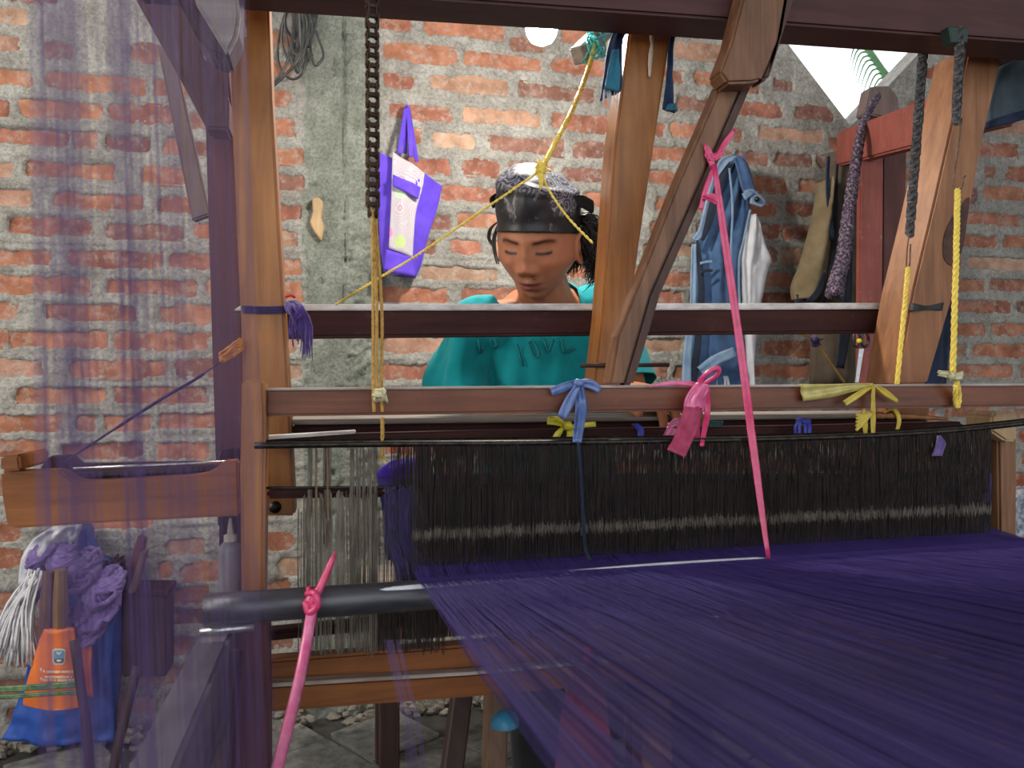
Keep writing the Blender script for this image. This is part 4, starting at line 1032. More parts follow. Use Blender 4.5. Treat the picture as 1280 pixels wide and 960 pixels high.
# purple tie with tassel round the left upright
t = thing('purple_tie', 'purple yarn tied round the orange left upright with a long frayed tassel', 'tie', W(370, 390, 1.17))
G().cloth([(W(302, 382, 1.176), W(303, 391, 1.176)), (W(330, 383, 1.176), W(330, 392, 1.176)), (W(358, 382, 1.176), W(358, 391, 1.176)), (W(364, 380, 1.20), W(364, 392, 1.20))], 5, 14, 0.004, 0.001, 2, rough=0.001).done('band', M['tassel'], t, smooth=True)
g = G()
for k in range(95):
    x0 = 357 + random.random() * 14; x1 = 362 + random.random() * 22; yb = random.choice([410, 418, 424, 428, 432, 445]) + random.uniform(-8, 6)
    Y = 1.17 - random.random() * 0.02
    if yb > 436: x1 = 378 + random.random() * 12
    g.tube(catmull([W(x0, 376 + random.random() * 6, 1.172), W(x0 + 5 + random.random() * 6, 384 + random.random() * 8, Y - 0.006), W(x1, 404, Y), W(x1 + random.uniform(-3, 5), yb, Y)], 7), [0.0018, 0.002, 0.002, 0.0018, 0.0016, 0.0013, 0.001, 0.0005], 4)
g.ball(W(366, 384, 1.165), 0.011, 10, (1.1, 0.8, 1), 0.5)
g.done('tassel', M['purpleyarn'], t, smooth=True)
G().tube(catmull([W(357, 371, 1.175), W(364, 369, 1.17), W(369, 372, 1.172)], 5), 0.0022, 5).done('red_thread', plain('red thread', (0.5, 0.02, 0.03), 0.7), t, smooth=True)

# shuttle box on the left with its block, rod and picking cord
t = thing('shuttle_box', 'dark orange wooden shuttle box with curved trough jutting to the left of the loom', 'shuttle box', W(150, 620, 1.06))
pts = [(0, 590), (74, 588)] + [(82, 594), (92, 600), (104, 603), (150, 601), (240, 595), (258, 592), (270, 585), (278, 577), (298, 576), (300, 645), (160, 652), (14, 661), (8, 655), (2, 620)]
G().slab(pts, 1.07, 0.035).done('front_board', M['teak_low'], t, 0.003, 2)
pts = [(50, 585), (62, 570), (88, 569), (100, 580), (270, 577), (276, 562), (298, 560), (298, 600), (50, 600)]
G().slab(pts, 1.13, 0.02).done('back_board', M['mahog_x'], t, 0.002)
G().slab([(0, 570), (24, 568), (26, 588), (0, 590)], 1.06, 0.10).done('end_block', M['teak_low'], t, 0.003, 2)
G().slab([(24, 596), (298, 580), (298, 586), (24, 600)], 1.106, 0.025).done('floor_strip', M['darkleg'], t)
G().tube([W(92, 586, 1.09), W(298, 576.5, 1.09)], 0.0022, 8).done('spindle_rod', M['steel'], t, smooth=True)
t = thing('picker_cord', 'thin dark purple cord with orange tuft stretched up from the shuttle box', 'cord', W(280, 440, 1.16))
G().tube(catmull([W(80, 578, 1.10), W(130, 545, 1.11), W(200, 500, 1.12), W(243, 475, 1.13), W(262, 462, 1.14), W(285, 447, 1.15)], 30), [0.0016] * 8 + [0.0024] * 14 + [0.001] * 9, 6).done('cord', M['tassel'], t, smooth=True)
g = G()
for k in range(46):
    a = W(277 + random.uniform(-3, 5), 446 + random.uniform(-5, 7), 1.15 - random.random() * 0.01); b = W(303 + random.uniform(-3, 2), 428 + random.uniform(-5, 8), 1.165)
    m_ = a.lerp(b, 0.5) + Vector((0, 0, random.uniform(-0.006, 0.006)))
    g.tube(catmull([a, m_, b], 5), 0.0013, 4)
g.done('tuft', M['orangeyarn'], t, smooth=True)

# ------------------------------------------------------------------ things on the wall
t = thing('tote_bag', 'violet tote bag with floral front panel hanging from a nail on the wall', 'bag', W(508, 132, 2.22))
rows = [(189, 472, 190, 520, 196), (215, 0, 0, 0, 0)]
G().cloth(rows_px([(471, 190, 553, 232), (472, 215, 550, 246), (473, 245, 545, 266), (474, 285, 534, 300), (475, 310, 527, 330), (480, 340, 520, 347)], 2.20), 22, 26, 0.006, 0.006, 1.6, 0.2, rough=0.004, puff=0.035).done('body', M['totebag'], t, smooth=True)
mt, nt, p, ln = new_mat('floral print')
tc = nt.nodes.new('ShaderNodeTexCoord')
vo = nt.nodes.new('ShaderNodeTexVoronoi'); vo.inputs['Scale'].default_value = 17; ln.new(tc.outputs['Object'], vo.inputs['Vector'])
vo2 = nt.nodes.new('ShaderNodeTexVoronoi'); vo2.inputs['Scale'].default_value = 17; vo2.feature = 'F1'; ln.new(tc.outputs['Object'], vo2.inputs['Vector'])
hs = nt.nodes.new('ShaderNodeHueSaturation'); hs.inputs['Saturation'].default_value = 1.1; hs.inputs['Value'].default_value = 0.75; ln.new(vo2.outputs['Color'], hs.inputs['Color'])
rr = ramp(nt, [(0.30, (1, 1, 1)), (0.34, (0, 0, 0))]); ln.new(vo.outputs['Distance'], rr.inputs['Fac'])
vo3 = nt.nodes.new('ShaderNodeTexVoronoi'); vo3.inputs['Scale'].default_value = 17; vo3.feature = 'F1'; ln.new(tc.outputs['Object'], vo3.inputs['Vector'])
sn = nt.nodes.new('ShaderNodeMath'); sn.operation = 'SINE'; ml = nt.nodes.new('ShaderNodeMath'); ml.operation = 'MULTIPLY'; ml.inputs[1].default_value = 75
ln.new(vo3.outputs['Distance'], ml.inputs[0]); ln.new(ml.outputs[0], sn.inputs[0])
r4 = ramp(nt, [(0.70, (0, 0, 0)), (0.9, (0.7, 0.7, 0.7))]); ln.new(sn.outputs[0], r4.inputs['Fac'])
c = mixc(nt, 0.6, (0.42, 0.40, 0.44), hs.outputs['Color']); sel = nt.nodes.new('ShaderNodeSeparateColor'); ln.new(vo2.outputs['Color'], sel.inputs[0])
gt = nt.nodes.new('ShaderNodeMath'); gt.operation = 'GREATER_THAN'; gt.inputs[1].default_value = 0.5; ln.new(sel.outputs[0], gt.inputs[0])
mu = nt.nodes.new('ShaderNodeMath'); mu.operation = 'MULTIPLY'; ln.new(gt.outputs[0], mu.inputs[0]); ln.new(rr.outputs['Color'], mu.inputs[1])
c2 = mixc(nt, r4.outputs['Color'], (0.44, 0.43, 0.46), (0.45, 0.13, 0.20)); c = mixc(nt, mu.outputs[0], c2, c)
ln.new(c, p.inputs['Base Color']); p.inputs['Roughness'].default_value = 0.8
FLORAL = mt
G().cloth(rows_px([(491, 190, 531, 216), (490, 215, 528, 235), (489, 250, 520, 265), (487, 290, 517, 300), (486, 310, 516, 322)], 2.163), 14, 20, 0.004, 0.005, 1.3, 0.3, rough=0.002, puff=0.006).done('floral_panel', FLORAL, t, smooth=True)
G().cloth(rows_px([(491, 218, 526, 234), (491, 232, 523, 249)], 2.150), 12, 6, 0.003, 0.003, 1.2, 0.3, puff=0.006).done('pocket_band', M['totebag'], t, smooth=True)
G().cloth(rows_px([(483, 312, 518, 322), (480, 338, 519, 346)], 2.156), 12, 6, 0.003, 0.002, 1.2).done('base_panel', M['totebag'], t, smooth=True)
for pts in ([(499, 192, 2.17), (503, 165, 2.19), (509, 132, 2.215), (512, 165, 2.19), (514, 196, 2.165)], [(506, 192, 2.20), (507, 165, 2.205), (509, 132, 2.22), (515, 165, 2.205), (521, 202, 2.19)]):
    G().tube(catmull([W(*q) for q in pts], 22), 0.0062, 8, flat=0.35).done('handle', M['totebag'], t, smooth=True)
G().tube([W(509, 133, 2.19), W(509, 134, 2.26)], 0.002, 6).done('nail', M['iron'], t)

t = thing('denim_jacket', 'blue denim jacket with pale lining hanging on the wall behind the brace', 'jacket', W(910, 195, 2.16))
G().cloth(rows_px([(918, 196, 926, 198), (904, 225, 934, 230), (884, 268, 938, 262), (872, 308, 930, 300), (872, 345, 925, 345), (866, 400, 928, 400), (862, 450, 934, 450), (858, 500, 936, 500)], 2.15), 26, 40, 0.02, 0.012, 2.2, 0.1, rough=0.006, puff=0.03).done('body', M['denim'], t, smooth=True)
ribbon(G(), [(920, 194), (906, 205), (896, 230), (886, 262), (878, 288), (868, 300)], 2.10, [6, 16, 15, 12, 9, 6], 0.006, n=26, amp=0.004).done('collar', M['denimlight'], t, smooth=True)
ribbon(G(), [(920, 196), (928, 206), (935, 232), (942, 250)], 2.095, [8, 15, 16, 12], 0.006, n=20, amp=0.003).done('shoulder', M['denim'], t, smooth=True)
G().cloth(rows_px([(930, 238, 941, 236), (938, 244, 957, 252), (938, 254, 952, 259)], 2.085), 8, 8, 0.006, 0.002).done('tab', M['denimlight'], t, smooth=True)
G().cloth(rows_px([(928, 242, 936, 236), (932, 250, 944, 242)], 2.082), 4, 4, 0.004).done('tab_loop', M['denimlight'], t, smooth=True)
G().tube([W(946, 249, 2.075), W(946, 249, 2.085)], 0.008, 12).done('button', M['iron'], t, smooth=True)
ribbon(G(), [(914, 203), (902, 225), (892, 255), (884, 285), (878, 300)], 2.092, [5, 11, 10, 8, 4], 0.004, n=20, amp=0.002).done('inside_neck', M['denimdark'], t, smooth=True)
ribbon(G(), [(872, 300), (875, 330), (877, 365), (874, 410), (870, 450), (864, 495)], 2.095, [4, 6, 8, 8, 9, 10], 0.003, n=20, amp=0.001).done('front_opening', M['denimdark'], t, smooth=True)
ribbon(G(), [(868, 305), (868, 340), (866, 390), (860, 440), (858, 500)], 2.092, [6, 8, 8, 10, 12], 0.005, n=20, amp=0.002).done('front_edge', M['denimlight'], t, smooth=True)
for y in (327, 338):
    ribbon(G(), [(876, y + 2), (884, y), (891, y)], 2.085, 3.5, 0.004).done('pocket_flap', M['denimdark'] if y > 330 else M['denimlight'], t, smooth=True)
ribbon(G(), [(876, 464), (895, 450), (919, 440)], 2.085, [12, 13, 13], 0.005, amp=0.002).done('hem_band', M['denimlight'], t, smooth=True)
for pxs in ([(912, 210), (916, 260), (914, 320), (918, 372)], [(938, 262), (930, 300), (924, 330), (926, 400), (931, 450), (934, 495)]):
    ribbon(G(), pxs, 2.078, 2.2, 0.003, n=20, amp=0.0003).done('seam', M['denimlight'], t, smooth=True)
G().cloth(rows_px([(938, 268, 946, 272), (930, 300, 957, 308), (926, 325, 964, 326), (928, 340, 960, 338), (930, 380, 951, 380), (934, 440, 944, 440), (936, 490, 942, 490)], 2.14), 14, 26, 0.02, 0.008, 1.5, 0.6, rough=0.006, puff=0.02).done('lining', M['lining'], t, smooth=True)
G().cloth(rows_px([(470, 897, 910), (500, 892, 914)], 2.12), 6, 6, 0.01, 0.004).done('shirt_tail', M['lining'], t, smooth=True)

t = thing('khaki_jacket', 'khaki canvas jacket with dark straps hanging beside the red post', 'jacket', W(1050, 190, 2.18))
G().cloth(rows_px([(1038, 190, 1074, 188), (1034, 240, 1074, 240), (1032, 300, 1072, 300), (1028, 350, 1072, 350), (1020, 400, 1070, 400), (1015, 480, 1070, 480)], 2.17), 20, 30, 0.02, 0.010, 2.4, 0.5, rough=0.005, puff=0.03).done('body', M['olive'], t, smooth=True)
G().cloth(rows_px([(1031, 226, 1036, 222), (1024, 255, 1040, 250), (1014, 295, 1039, 290), (1004, 330, 1036, 330), (994, 356, 1034, 350), (995, 374, 1022, 372)], 2.12), 16, 28, 0.025, 0.007, 1.2, 0.4, rough=0.006, puff=0.03).done('sleeve', M['khaki'], t, smooth=True)
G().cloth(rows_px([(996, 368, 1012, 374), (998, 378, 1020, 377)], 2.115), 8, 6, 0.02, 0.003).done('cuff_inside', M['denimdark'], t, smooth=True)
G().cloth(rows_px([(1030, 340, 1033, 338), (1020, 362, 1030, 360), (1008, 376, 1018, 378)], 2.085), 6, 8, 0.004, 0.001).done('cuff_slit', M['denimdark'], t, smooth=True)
ribbon(G(), [(1036, 195), (1035, 230), (1038, 270), (1041, 300)], 2.09, [3, 4, 5, 6], 0.004, n=16).done('strap', M['navy'], t, smooth=True)
ribbon(G(), [(1048, 192), (1046, 230), (1044, 300), (1036, 360), (1030, 378)], 2.10, [2.5, 3, 4, 4, 3], 0.004, n=16).done('zip_edge', M['denimdark'], t, smooth=True)
ribbon(G(), [(1063, 300), (1060, 360), (1056, 420), (1050, 460)], 2.09, [6, 10, 12, 10], 0.004, n=16).done('inside_shade', M['denimdark'], t, smooth=True)['label'] = 'painted shade inside the front of the khaki jacket'  # near-black ribbon standing for the shade inside the jacket
t = thing('braided_rope', 'thick dark speckled yarn braid hanging from the front end of the red beam', 'rope', W(1078, 150, 1.90))
pts = catmull([W(1098, 118, 1.98), W(1083, 145, 1.93), W(1075, 172, 1.86), W(1068, 215, 1.85), W(1061, 265, 1.85), W(1054, 320, 1.85), W(1046, 350, 1.85), W(1043, 368, 1.85)], 60)
g = G()
for k in range(4):
    q = []; 
    for i, p_ in enumerate(pts):
        rr_ = 0.005 + 0.010 * (i / 60) ** 1.2; a = 6.283 * (k / 4 + i / 60 * 9)
        q.append(p_ + Vector((math.cos(a) * rr_, math.sin(a) * rr_ * 0.8, 0.004 * math.sin(a * 2))))
    g.tube(q, [0.006 + 0.007 * (i / 60) for i in range(61)], 7)
g.done('braid', M['beads'], t, smooth=True)
t = thing('navy_cloth', 'dark navy cloth hanging behind the slanting right post', 'cloth', W(1180, 340, 2.10))
G().cloth(rows_px([(1160, 285, 1180, 280), (1152, 310, 1190, 310), (1146, 360, 1196, 360), (1150, 420, 1188, 420), (1156, 500, 1180, 500)], 2.215), 14, 24, 0.02, 0.010, 2, rough=0.006, puff=0.02).done('cloth_body', M['navy'], t, smooth=True)
t = thing('scissors', 'pair of scissors with dark handles hanging on the red post below the crossbar', 'scissors', W(1080, 405, 1.90))
for s in (-1, 1):
    pts = [W(1076 + s * 5, 424, 1.90) + Vector((0.012 * math.cos(a), 0, 0.022 * math.sin(a))) for a in [6.283 * k / 12 for k in range(13)]]
    G().tube(pts, 0.004, 6).done('handle', M['scissors'], t, smooth=True)
    G().slab([(1075 + s * 1, 436), (1078 + s * 2, 436), (1072 + s, 478), (1070 + s, 478)], 1.895 + 0.004 * s, 0.003).done('blade', M['steel'], t)
G().tube([W(1074, 426, 1.885), W(1074, 426, 1.892)], 0.007, 10).done('pivot', M['lemon'], t, smooth=True)
t = thing('knotted_cord', 'thin yellow cord with a black knot running below the crossbar', 'cord', W(1020, 425, 1.5))
G().rope([W(975, 413, 1.34), W(1000, 417, 1.38), W(1018, 426, 1.42), W(1035, 450, 1.5), W(1055, 478, 1.6)], 0.0026, 2, 0.02).done('cord', M['amber'], t, smooth=True)
g = G(); g.ball(W(1019, 427, 1.40), 0.011, 8, (1, 1, 1), 0.8)
for k in range(6):
    d = Vector((random.uniform(-1, 1), -0.3, random.uniform(-0.6, 0.8))); g.tube([W(1019, 427, 1.40), W(1019, 427, 1.40) + d * 0.02], 0.002, 5)
g.done('knot', M['tassel'], t, smooth=True)
t = thing('black_tie', 'black rubber band tied round the slanting right post at the crossbar', 'tie', W(1150, 384, 1.16))
G().cloth([(W(1131, 377, 1.24), W(1130, 386, 1.24)), (W(1141, 379, 1.163), W(1139, 389, 1.163)), (W(1160, 382, 1.165), W(1160, 387, 1.165)), (W(1180, 378, 1.166), W(1178, 388, 1.166))], 5, 16, 0.003, 0.001, 2).done('band', plain('black rubber', (0.012, 0.016, 0.017), 0.6), t, smooth=True)
# cables coiled high on the column
t = thing('cable_coil', 'loose bundle of dark and grey cables hanging on the concrete column', 'cable', W(368, 0, 2.20))
for k, (w_, h_, cx, m_) in enumerate(((14, 92, 372, 'cable'), (20, 60, 380, 'cable'), (12, 84, 368, 'cablegrey'), (17, 100, 366, 'cable'), (10, 70, 376, 'cablegrey'), (7, 82, 371, 'cablegrey'))):
    pts = [W(cx + w_ * math.sin(a) * (0.9 if a < 3.14 else 1) + 4 * math.sin(2 * a + k), 5 - 20 + h_ * (1 - math.cos(a)) / 2 + 14, 2.19 + 0.008 * k - 0.01 * math.sin(a)) for a in [6.283 * i / 22 for i in range(23)]]
    G().tube(catmull(pts, 44), 0.0036, 6).done('loop', M[m_], t, smooth=True)
G().tube(catmull([W(372, -20, 2.19), W(380, 30, 2.17), W(374, 70, 2.16), W(358, 92, 2.17), W(335, 112, 2.18), W(315, 118, 2.18)], 26), 0.0042, 7).done('tail', M['cable'], t, smooth=True)
G().tube(catmull([W(366, -20, 2.19), W(366, 40, 2.17), W(356, 84, 2.17), W(330, 118, 2.18)], 20), 0.0036, 7).done('tail', M['cable'], t, smooth=True)
G().tube(catmull([W(386, -10, 2.19), W(392, 30, 2.19), W(404, 66, 2.19), W(400, 78, 2.19), W(392, 80, 2.19), W(388, 50, 2.19), W(394, 10, 2.19)], 26), 0.0036, 6).done('loop', M['cable'], t, smooth=True)
t = thing('wood_chip', 'ragged pale wooden wedge driven into the concrete column', 'wood', W(396, 275, 2.23))
G().slab([(390, 248), (398, 246), (404, 252), (402, 272), (405, 284), (402, 301), (393, 290), (387, 278), (391, 264)], 2.222, 0.03).done('chip', M['palewood'], t, 0.003)

# rags and bolt at the middle upright
t = thing('rag', 'frayed navy rag hanging left of the middle upright under the top beam', 'rag', W(765, 60, 1.2))
G().cloth(rows_px([(774, 17, 792, 18), (774, 34, 790, 36), (766, 44, 780, 46), (758, 80, 777, 82), (754, 108, 777, 112), (750, 126, 762, 120)], 1.15), 12, 22, 0.006, 0.006, 1.8, 0.3, rough=0.005).done('cloth_strip', M['rag'], t, smooth=True)
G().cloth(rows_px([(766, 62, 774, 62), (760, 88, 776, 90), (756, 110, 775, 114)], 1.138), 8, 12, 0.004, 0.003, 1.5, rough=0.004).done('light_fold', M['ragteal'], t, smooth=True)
g = G()
for k in range(9):
    x = random.uniform(751, 776); g.tube(catmull([W(x, 112, 1.147), W(x + random.uniform(-2, 2), 122, 1.145), W(x + random.uniform(-3, 3), 130 + random.random() * 8, 1.145)], 4), 0.0008, 4)
g.done('fringe', M['lining'], t)
t = thing('rag', 'frayed navy rag hanging right of the middle upright under the top beam', 'rag', W(840, 60, 1.2))
G().cloth(rows_px([(840, 22, 853, 23), (838, 50, 845, 48), (834, 90, 842, 88), (832, 120, 843, 118), (829, 136, 845, 140)], 1.155), 8, 18, 0.006, 0.004, 1.5, rough=0.006).done('cloth_strip', M['rag'], t, smooth=True)
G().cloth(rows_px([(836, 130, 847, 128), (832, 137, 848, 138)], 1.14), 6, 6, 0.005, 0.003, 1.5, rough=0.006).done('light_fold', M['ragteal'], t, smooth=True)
t = thing('bolt_washer', 'dark green round bolt head on top of the middle upright', 'bolt', W(817, 22, 1.16))
g = G(); g.tube([W(817, 22, 1.165), W(817, 22, 1.15)], 0.0145, 18); g.done('washer', plain('dark green metal', (0.012, 0.035, 0.03), 0.4, metallic=0.5), t, 0.002, smooth=False)
G().tube(catmull([W(814, 42, 1.167), W(815, 55, 1.166), W(813, 72, 1.166), W(812, 96, 1.166)], 10), [0.002, 0.0035, 0.004, 0.003, 0.0025, 0.004, 0.0045, 0.004, 0.004, 0.003, 0.002], 6, flat=0.4).done('glue_drip', plain('dried pale glue', (0.66, 0.5, 0.36), 0.6, (0.75, 0.66, 0.55), 90), t, smooth=True)
t = thing('blue_cloth', 'slate blue cloth draped on the beam end at the upper right corner', 'cloth', W(1265, 100, 1.25))
G().cloth(rows_px([(1243, 86, 1330, 50), (1240, 110, 1330, 80), (1238, 130, 1330, 108), (1236, 158, 1330, 132)], 1.25), 16, 16, 0.02, 0.006, 1.5, rough=0.004, puff=0.01).done('cloth_body', M['greyblue'], t, smooth=True)
G().cloth(rows_px([(1238, 150, 1330, 122), (1234, 160, 1330, 136)], 1.235), 8, 6, 0.02, 0.003, 1.5).done('dark_hem', M['navy'], t, smooth=True)
t = thing('roof_strut', 'dark strut behind the slanting right post in the upper corner', 'beam', W(1262, 70, 1.4))
G().slab([(1250, 52), (1330, 60), (1330, 130), (1240, 160), (1238, 100)], 1.33, 0.05).done('bar', M['mahog_x'], t, 0.003)
t = thing('floral_cloth', 'flowered quilted cloth at the far right edge beside the end post', 'cloth', W(1285, 700, 1.6))
G().cloth(rows_px([(612, 1262, 1340), (650, 1260, 1340), (712, 1258, 1340)], 1.7), 10, 10, 0.03, 0.01, 2, rough=0.006).done('cloth_body', M['quilt'], t, smooth=True)

# ------------------------------------------------------------------ bundle at the lower left
t = thing('blue_sack', 'blue tarpaulin sack hanging at the foot of the wall behind the orange card', 'sack', W(80, 926, 2.16))
G().cloth(rows_px([(92, 660, 112, 660), (80, 690, 122, 690), (62, 740, 166, 742), (48, 790, 156, 800), (30, 850, 148, 850), (14, 900, 142, 900), (2, 924, 142, 925)], 2.17), 26, 34, 0.03, 0.012, 2.0, 0.2, rough=0.012, puff=0.035).done('sack_body', M['bluesack'], t, smooth=True)
t = thing('orange_card', 'orange printed card sleeve with a blue crest and lines of cream print', 'card', W(60, 885, 2.05))
G().cloth(rows_px([(53, 785, 92, 785), (48, 805, 95, 805), (40, 832, 99, 830), (33, 855, 103, 855), (29, 879, 105, 880), (36, 883, 103, 884)], 2.06), 18, 20, 0.02, 0.003, 0.7, 0.1, rough=0.001, puff=0.022).done('sleeve', M['orangepack'], t, smooth=True)
G().cloth(rows_px([(92, 800, 115, 794), (97, 840, 114, 840), (104, 868, 116, 872)], 2.075), 8, 12, 0.008, 0.003, 1.0).done('side_flap', M['orangepack'], t, smooth=True)
def emblem(px, s, Y, mat, name, depth=0.002):
    G().slab([(73 + a * s, 841 + 0 + b * s) if False else (73.5 + a * s, 821.5 + b * s) for a, b in px], Y, depth).done(name, M[mat], t)
shield = [(-8, -9), (-5, -10.5), (5, -10.5), (8, -9), (8, 6), (5, 9.5), (-5, 9.5), (-8, 6)]
emblem(shield, 1.0, 2.0265, 'crestwhite', 'crest_border')
emblem([(a * 0.8, b * 0.82) for a, b in shield], 1.0, 2.0250, 'crestblue', 'crest_field')
emblem([(-6, 2), (6, 2), (5, 6.5), (-5, 6.5)], 1.0, 2.0240, 'crestdark', 'crest_base')
emblem([(-3, 3.5), (3, 3.5), (2, 5.5), (-2, 5.5)], 1.0, 2.0232, 'cream', 'crest_mark')
emblem([(-4, -7), (-1, -6), (0, -4), (1, -6), (4, -7), (1, -3), (-1, -3)], 1.0, 2.0240, 'crestwhite', 'crest_mark')
rl_ = random.Random(5)
for (xa, xb, y, bend) in ((50, 92, 840, 3), (56, 90, 846.5, 0), (50, 94, 850.5, 2)):
    g = G(); x = xa
    while x < xb:
        w_ = rl_.uniform(1.3, 2.6); hgt = rl_.uniform(1.2, 1.7)
        yy = y + (0 if bend == 0 else -bend * max(0, (xa + 5 - x) / 5)) 
        Yl = 2.0345 + 0.022 * ((x - 71) / 36) ** 2 * 1.0
        g.slab([(x, yy - hgt), (x + w_, yy - hgt), (x + w_, yy + hgt), (x, yy + hgt)], Yl - 0.0065, 0.002); x += w_ + rl_.choice([0.5, 0.5, 1.6])
    g.done('print_line', M['cream'], t)
t = thing('wood_sticks', 'two brown wooden sticks standing up out of the orange card sleeve', 'stick', W(68, 790, 2.06))
G().tube([W(57, 800, 2.07), W(59, 755, 2.06), W(61, 714, 2.055)], [0.016, 0.017, 0.013], 8).done('stick', M['stick'], t, smooth=False)
G().tube([W(75, 800, 2.068), W(75, 755, 2.058), W(76, 712, 2.052)], [0.017, 0.018, 0.014], 8).done('stick', M['stick'], t, smooth=False)
t = thing('yarn_skein', 'tangled lavender yarn skein looped over the wooden sticks', 'yarn', W(100, 740, 2.06))
def skein(g, path, r, n, seed):
    rg = random.Random(seed); pts = catmull([W(*q) for q in path], 26)
    for k in range(n):
        a = rg.uniform(0, 6.283); rr_ = r * math.sqrt(rg.random()); q = []
        for i, p_ in enumerate(pts):
            b_ = a + i * 0.28 + 0.5 * math.sin(i * 0.9 + k); f = 0.75 + 0.35 * math.sin(i * 0.75)
            q.append(p_ + Vector((math.cos(b_), 0.7 * math.sin(b_), math.sin(b_ + 0.6))) * rr_ * f)
        g.tube(q, r * 0.16, 5)
g = G(); skein(g, [(44, 745, 2.10), (42, 715, 2.11), (50, 690, 2.115), (66, 690, 2.115), (84, 700, 2.10), (100, 712, 2.08)], 0.030, 46, 1); g.done('loop', M['lavender'], t, smooth=True)
g = G(); skein(g, [(94, 705, 2.10), (110, 720, 2.09), (124, 730, 2.08), (136, 742, 2.08), (130, 760, 2.08), (116, 768, 2.08), (104, 760, 2.09)], 0.042, 60, 2); g.done('loop', M['lavender'], t, smooth=True)
g = G(); skein(g, [(108, 760, 2.09), (120, 775, 2.08), (118, 788, 2.08), (106, 786, 2.09)], 0.030, 36, 3); g.done('loop', M['lavender'], t, smooth=True)
t = thing('plastic_fibres', 'fan of pale plastic strands hanging left of the wooden sticks', 'strands', W(20, 780, 2.1))
g = G(); rg_ = random.Random(4)
for k in range(85):
    a = W(44 + rg_.uniform(-8, 10), 718 + rg_.uniform(-8, 14), 2.10 + rg_.uniform(-0.02, 0.02))
    e = rg_.random(); b = W(-18 + 66 * e + rg_.uniform(-4, 4), 822 + rg_.uniform(-14, 8) + 6 * e, 2.08 + rg_.uniform(-0.03, 0.03))
    g.tube(catmull([a, a.lerp(b, 0.5) + Vector((-0.012, 0, 0.01)), b], 6), 0.0030, 4, flat=0.4)
o = g.done('strands', M['whiteplastic'], t, smooth=True); o['kind'] = 'stuff'
t = thing('plastic_bag', 'cloudy crumpled plastic bag above the lavender yarn below the shuttle box', 'bag', W(60, 700, 2.14))
G().cloth(rows_px([(62, 660, 100, 655), (40, 676, 98, 668), (28, 696, 90, 690), (22, 730, 50, 730)], 2.13), 14, 16, 0.02, 0.010, 2, rough=0.016, puff=0.02).done('bag_body', M['clearbag'], t, smooth=True)
t = thing('green_twine', 'bundle of dark green raffia twine stretched across the orange card', 'twine', W(50, 862, 1.98))
for k in range(5):
    y = (856.5, 858.5, 860.5, 867, 869)[k]
    G().tube(catmull([W(-30, y + 5, 1.99), W(30, y + 1.5, 1.985), W(80, y - 2, 1.98), W(106, y - 5 + k, 1.985)], 12), 0.0036, 6).done('strand', M['green'], t, smooth=True)
for nm, lab, px_ in (('stick', 'dark thin stick leaning before the orange card', [(93, 800), (101, 860), (107, 900), (116, 1000)]), ('stick', 'dark thin stick leaning right of the blue sack', [(172, 832), (160, 880), (148, 930), (136, 1000)])):
    t = thing('dark_stick', lab, 'stick', W(px_[-1][0], px_[-1][1], 1.9))
    G().tube(catmull([W(x, y, 1.95 - 0.02 * i) for i, (x, y) in enumerate(px_)], 10), 0.011, 8).done('shaft', M['darkleg'], t, smooth=True)
t = thing('wood_offcut', 'split brown wood offcuts leaning on the wall right of the yarn', 'wood', W(165, 740, 2.15))
G().slab([(172, 670), (182, 674), (166, 742), (152, 740)], 2.13, 0.03).done('piece', M['purplepost'], t, 0.003)
G().slab([(176, 690), (184, 688), (168, 742), (158, 742)], 2.11, 0.03).done('piece', M['stick'], t, 0.003)
g = G()
for k in range(26):
    x = random.uniform(118, 160); g.tube(catmull([W(x, 738, 2.14), W(x + random.uniform(-6, 6), 712, 2.12), W(x + random.uniform(-10, 14), 692 + random.random() * 20, 2.10)], 6), 0.003, 4)
g.done('dark_fibres', M['darkleg'], t)
t = thing('dark_box', 'dark wooden box standing against the wall right of the blue sack', 'box', W(176, 846, 2.16))
G().slab([(152, 744), (208, 744), (208, 846), (152, 846)], 2.13, 0.10).done('carcass', M['darkleg'], t, 0.004)
G().slab([(150, 738), (210, 738), (210, 746), (150, 746)], 2.125, 0.11).done('lid', M['mahog_x'], t, 0.003)
# oil bottle
t = thing('oil_bottle', 'smoky plastic squeeze bottle with cream nozzle cap beside the front arm', 'bottle', W(290, 752, 1.06))
bx_ = W(288, 752, 1.12); g = G(); s_ = 0.00112
lathe(g, bx_, [(0, 0), (0.0145, 0.001), (0.0155, 0.006), (0.0155, 0.07), (0.0145, 0.077), (0.009, 0.083), (0.008, 0.084), (0, 0.084)], 20); g.done('flask', M['bottle'], t, smooth=True)
g = G(); lathe(g, bx_ + Vector((0, 0, 0.083)), [(0.0085, 0), (0.0088, 0.009), (0.0045, 0.0105), (0.0035, 0.02), (0.0016, 0.032), (0, 0.033)], 16); g.done('nozzle_cap', M['nozzle'], t, smooth=True)

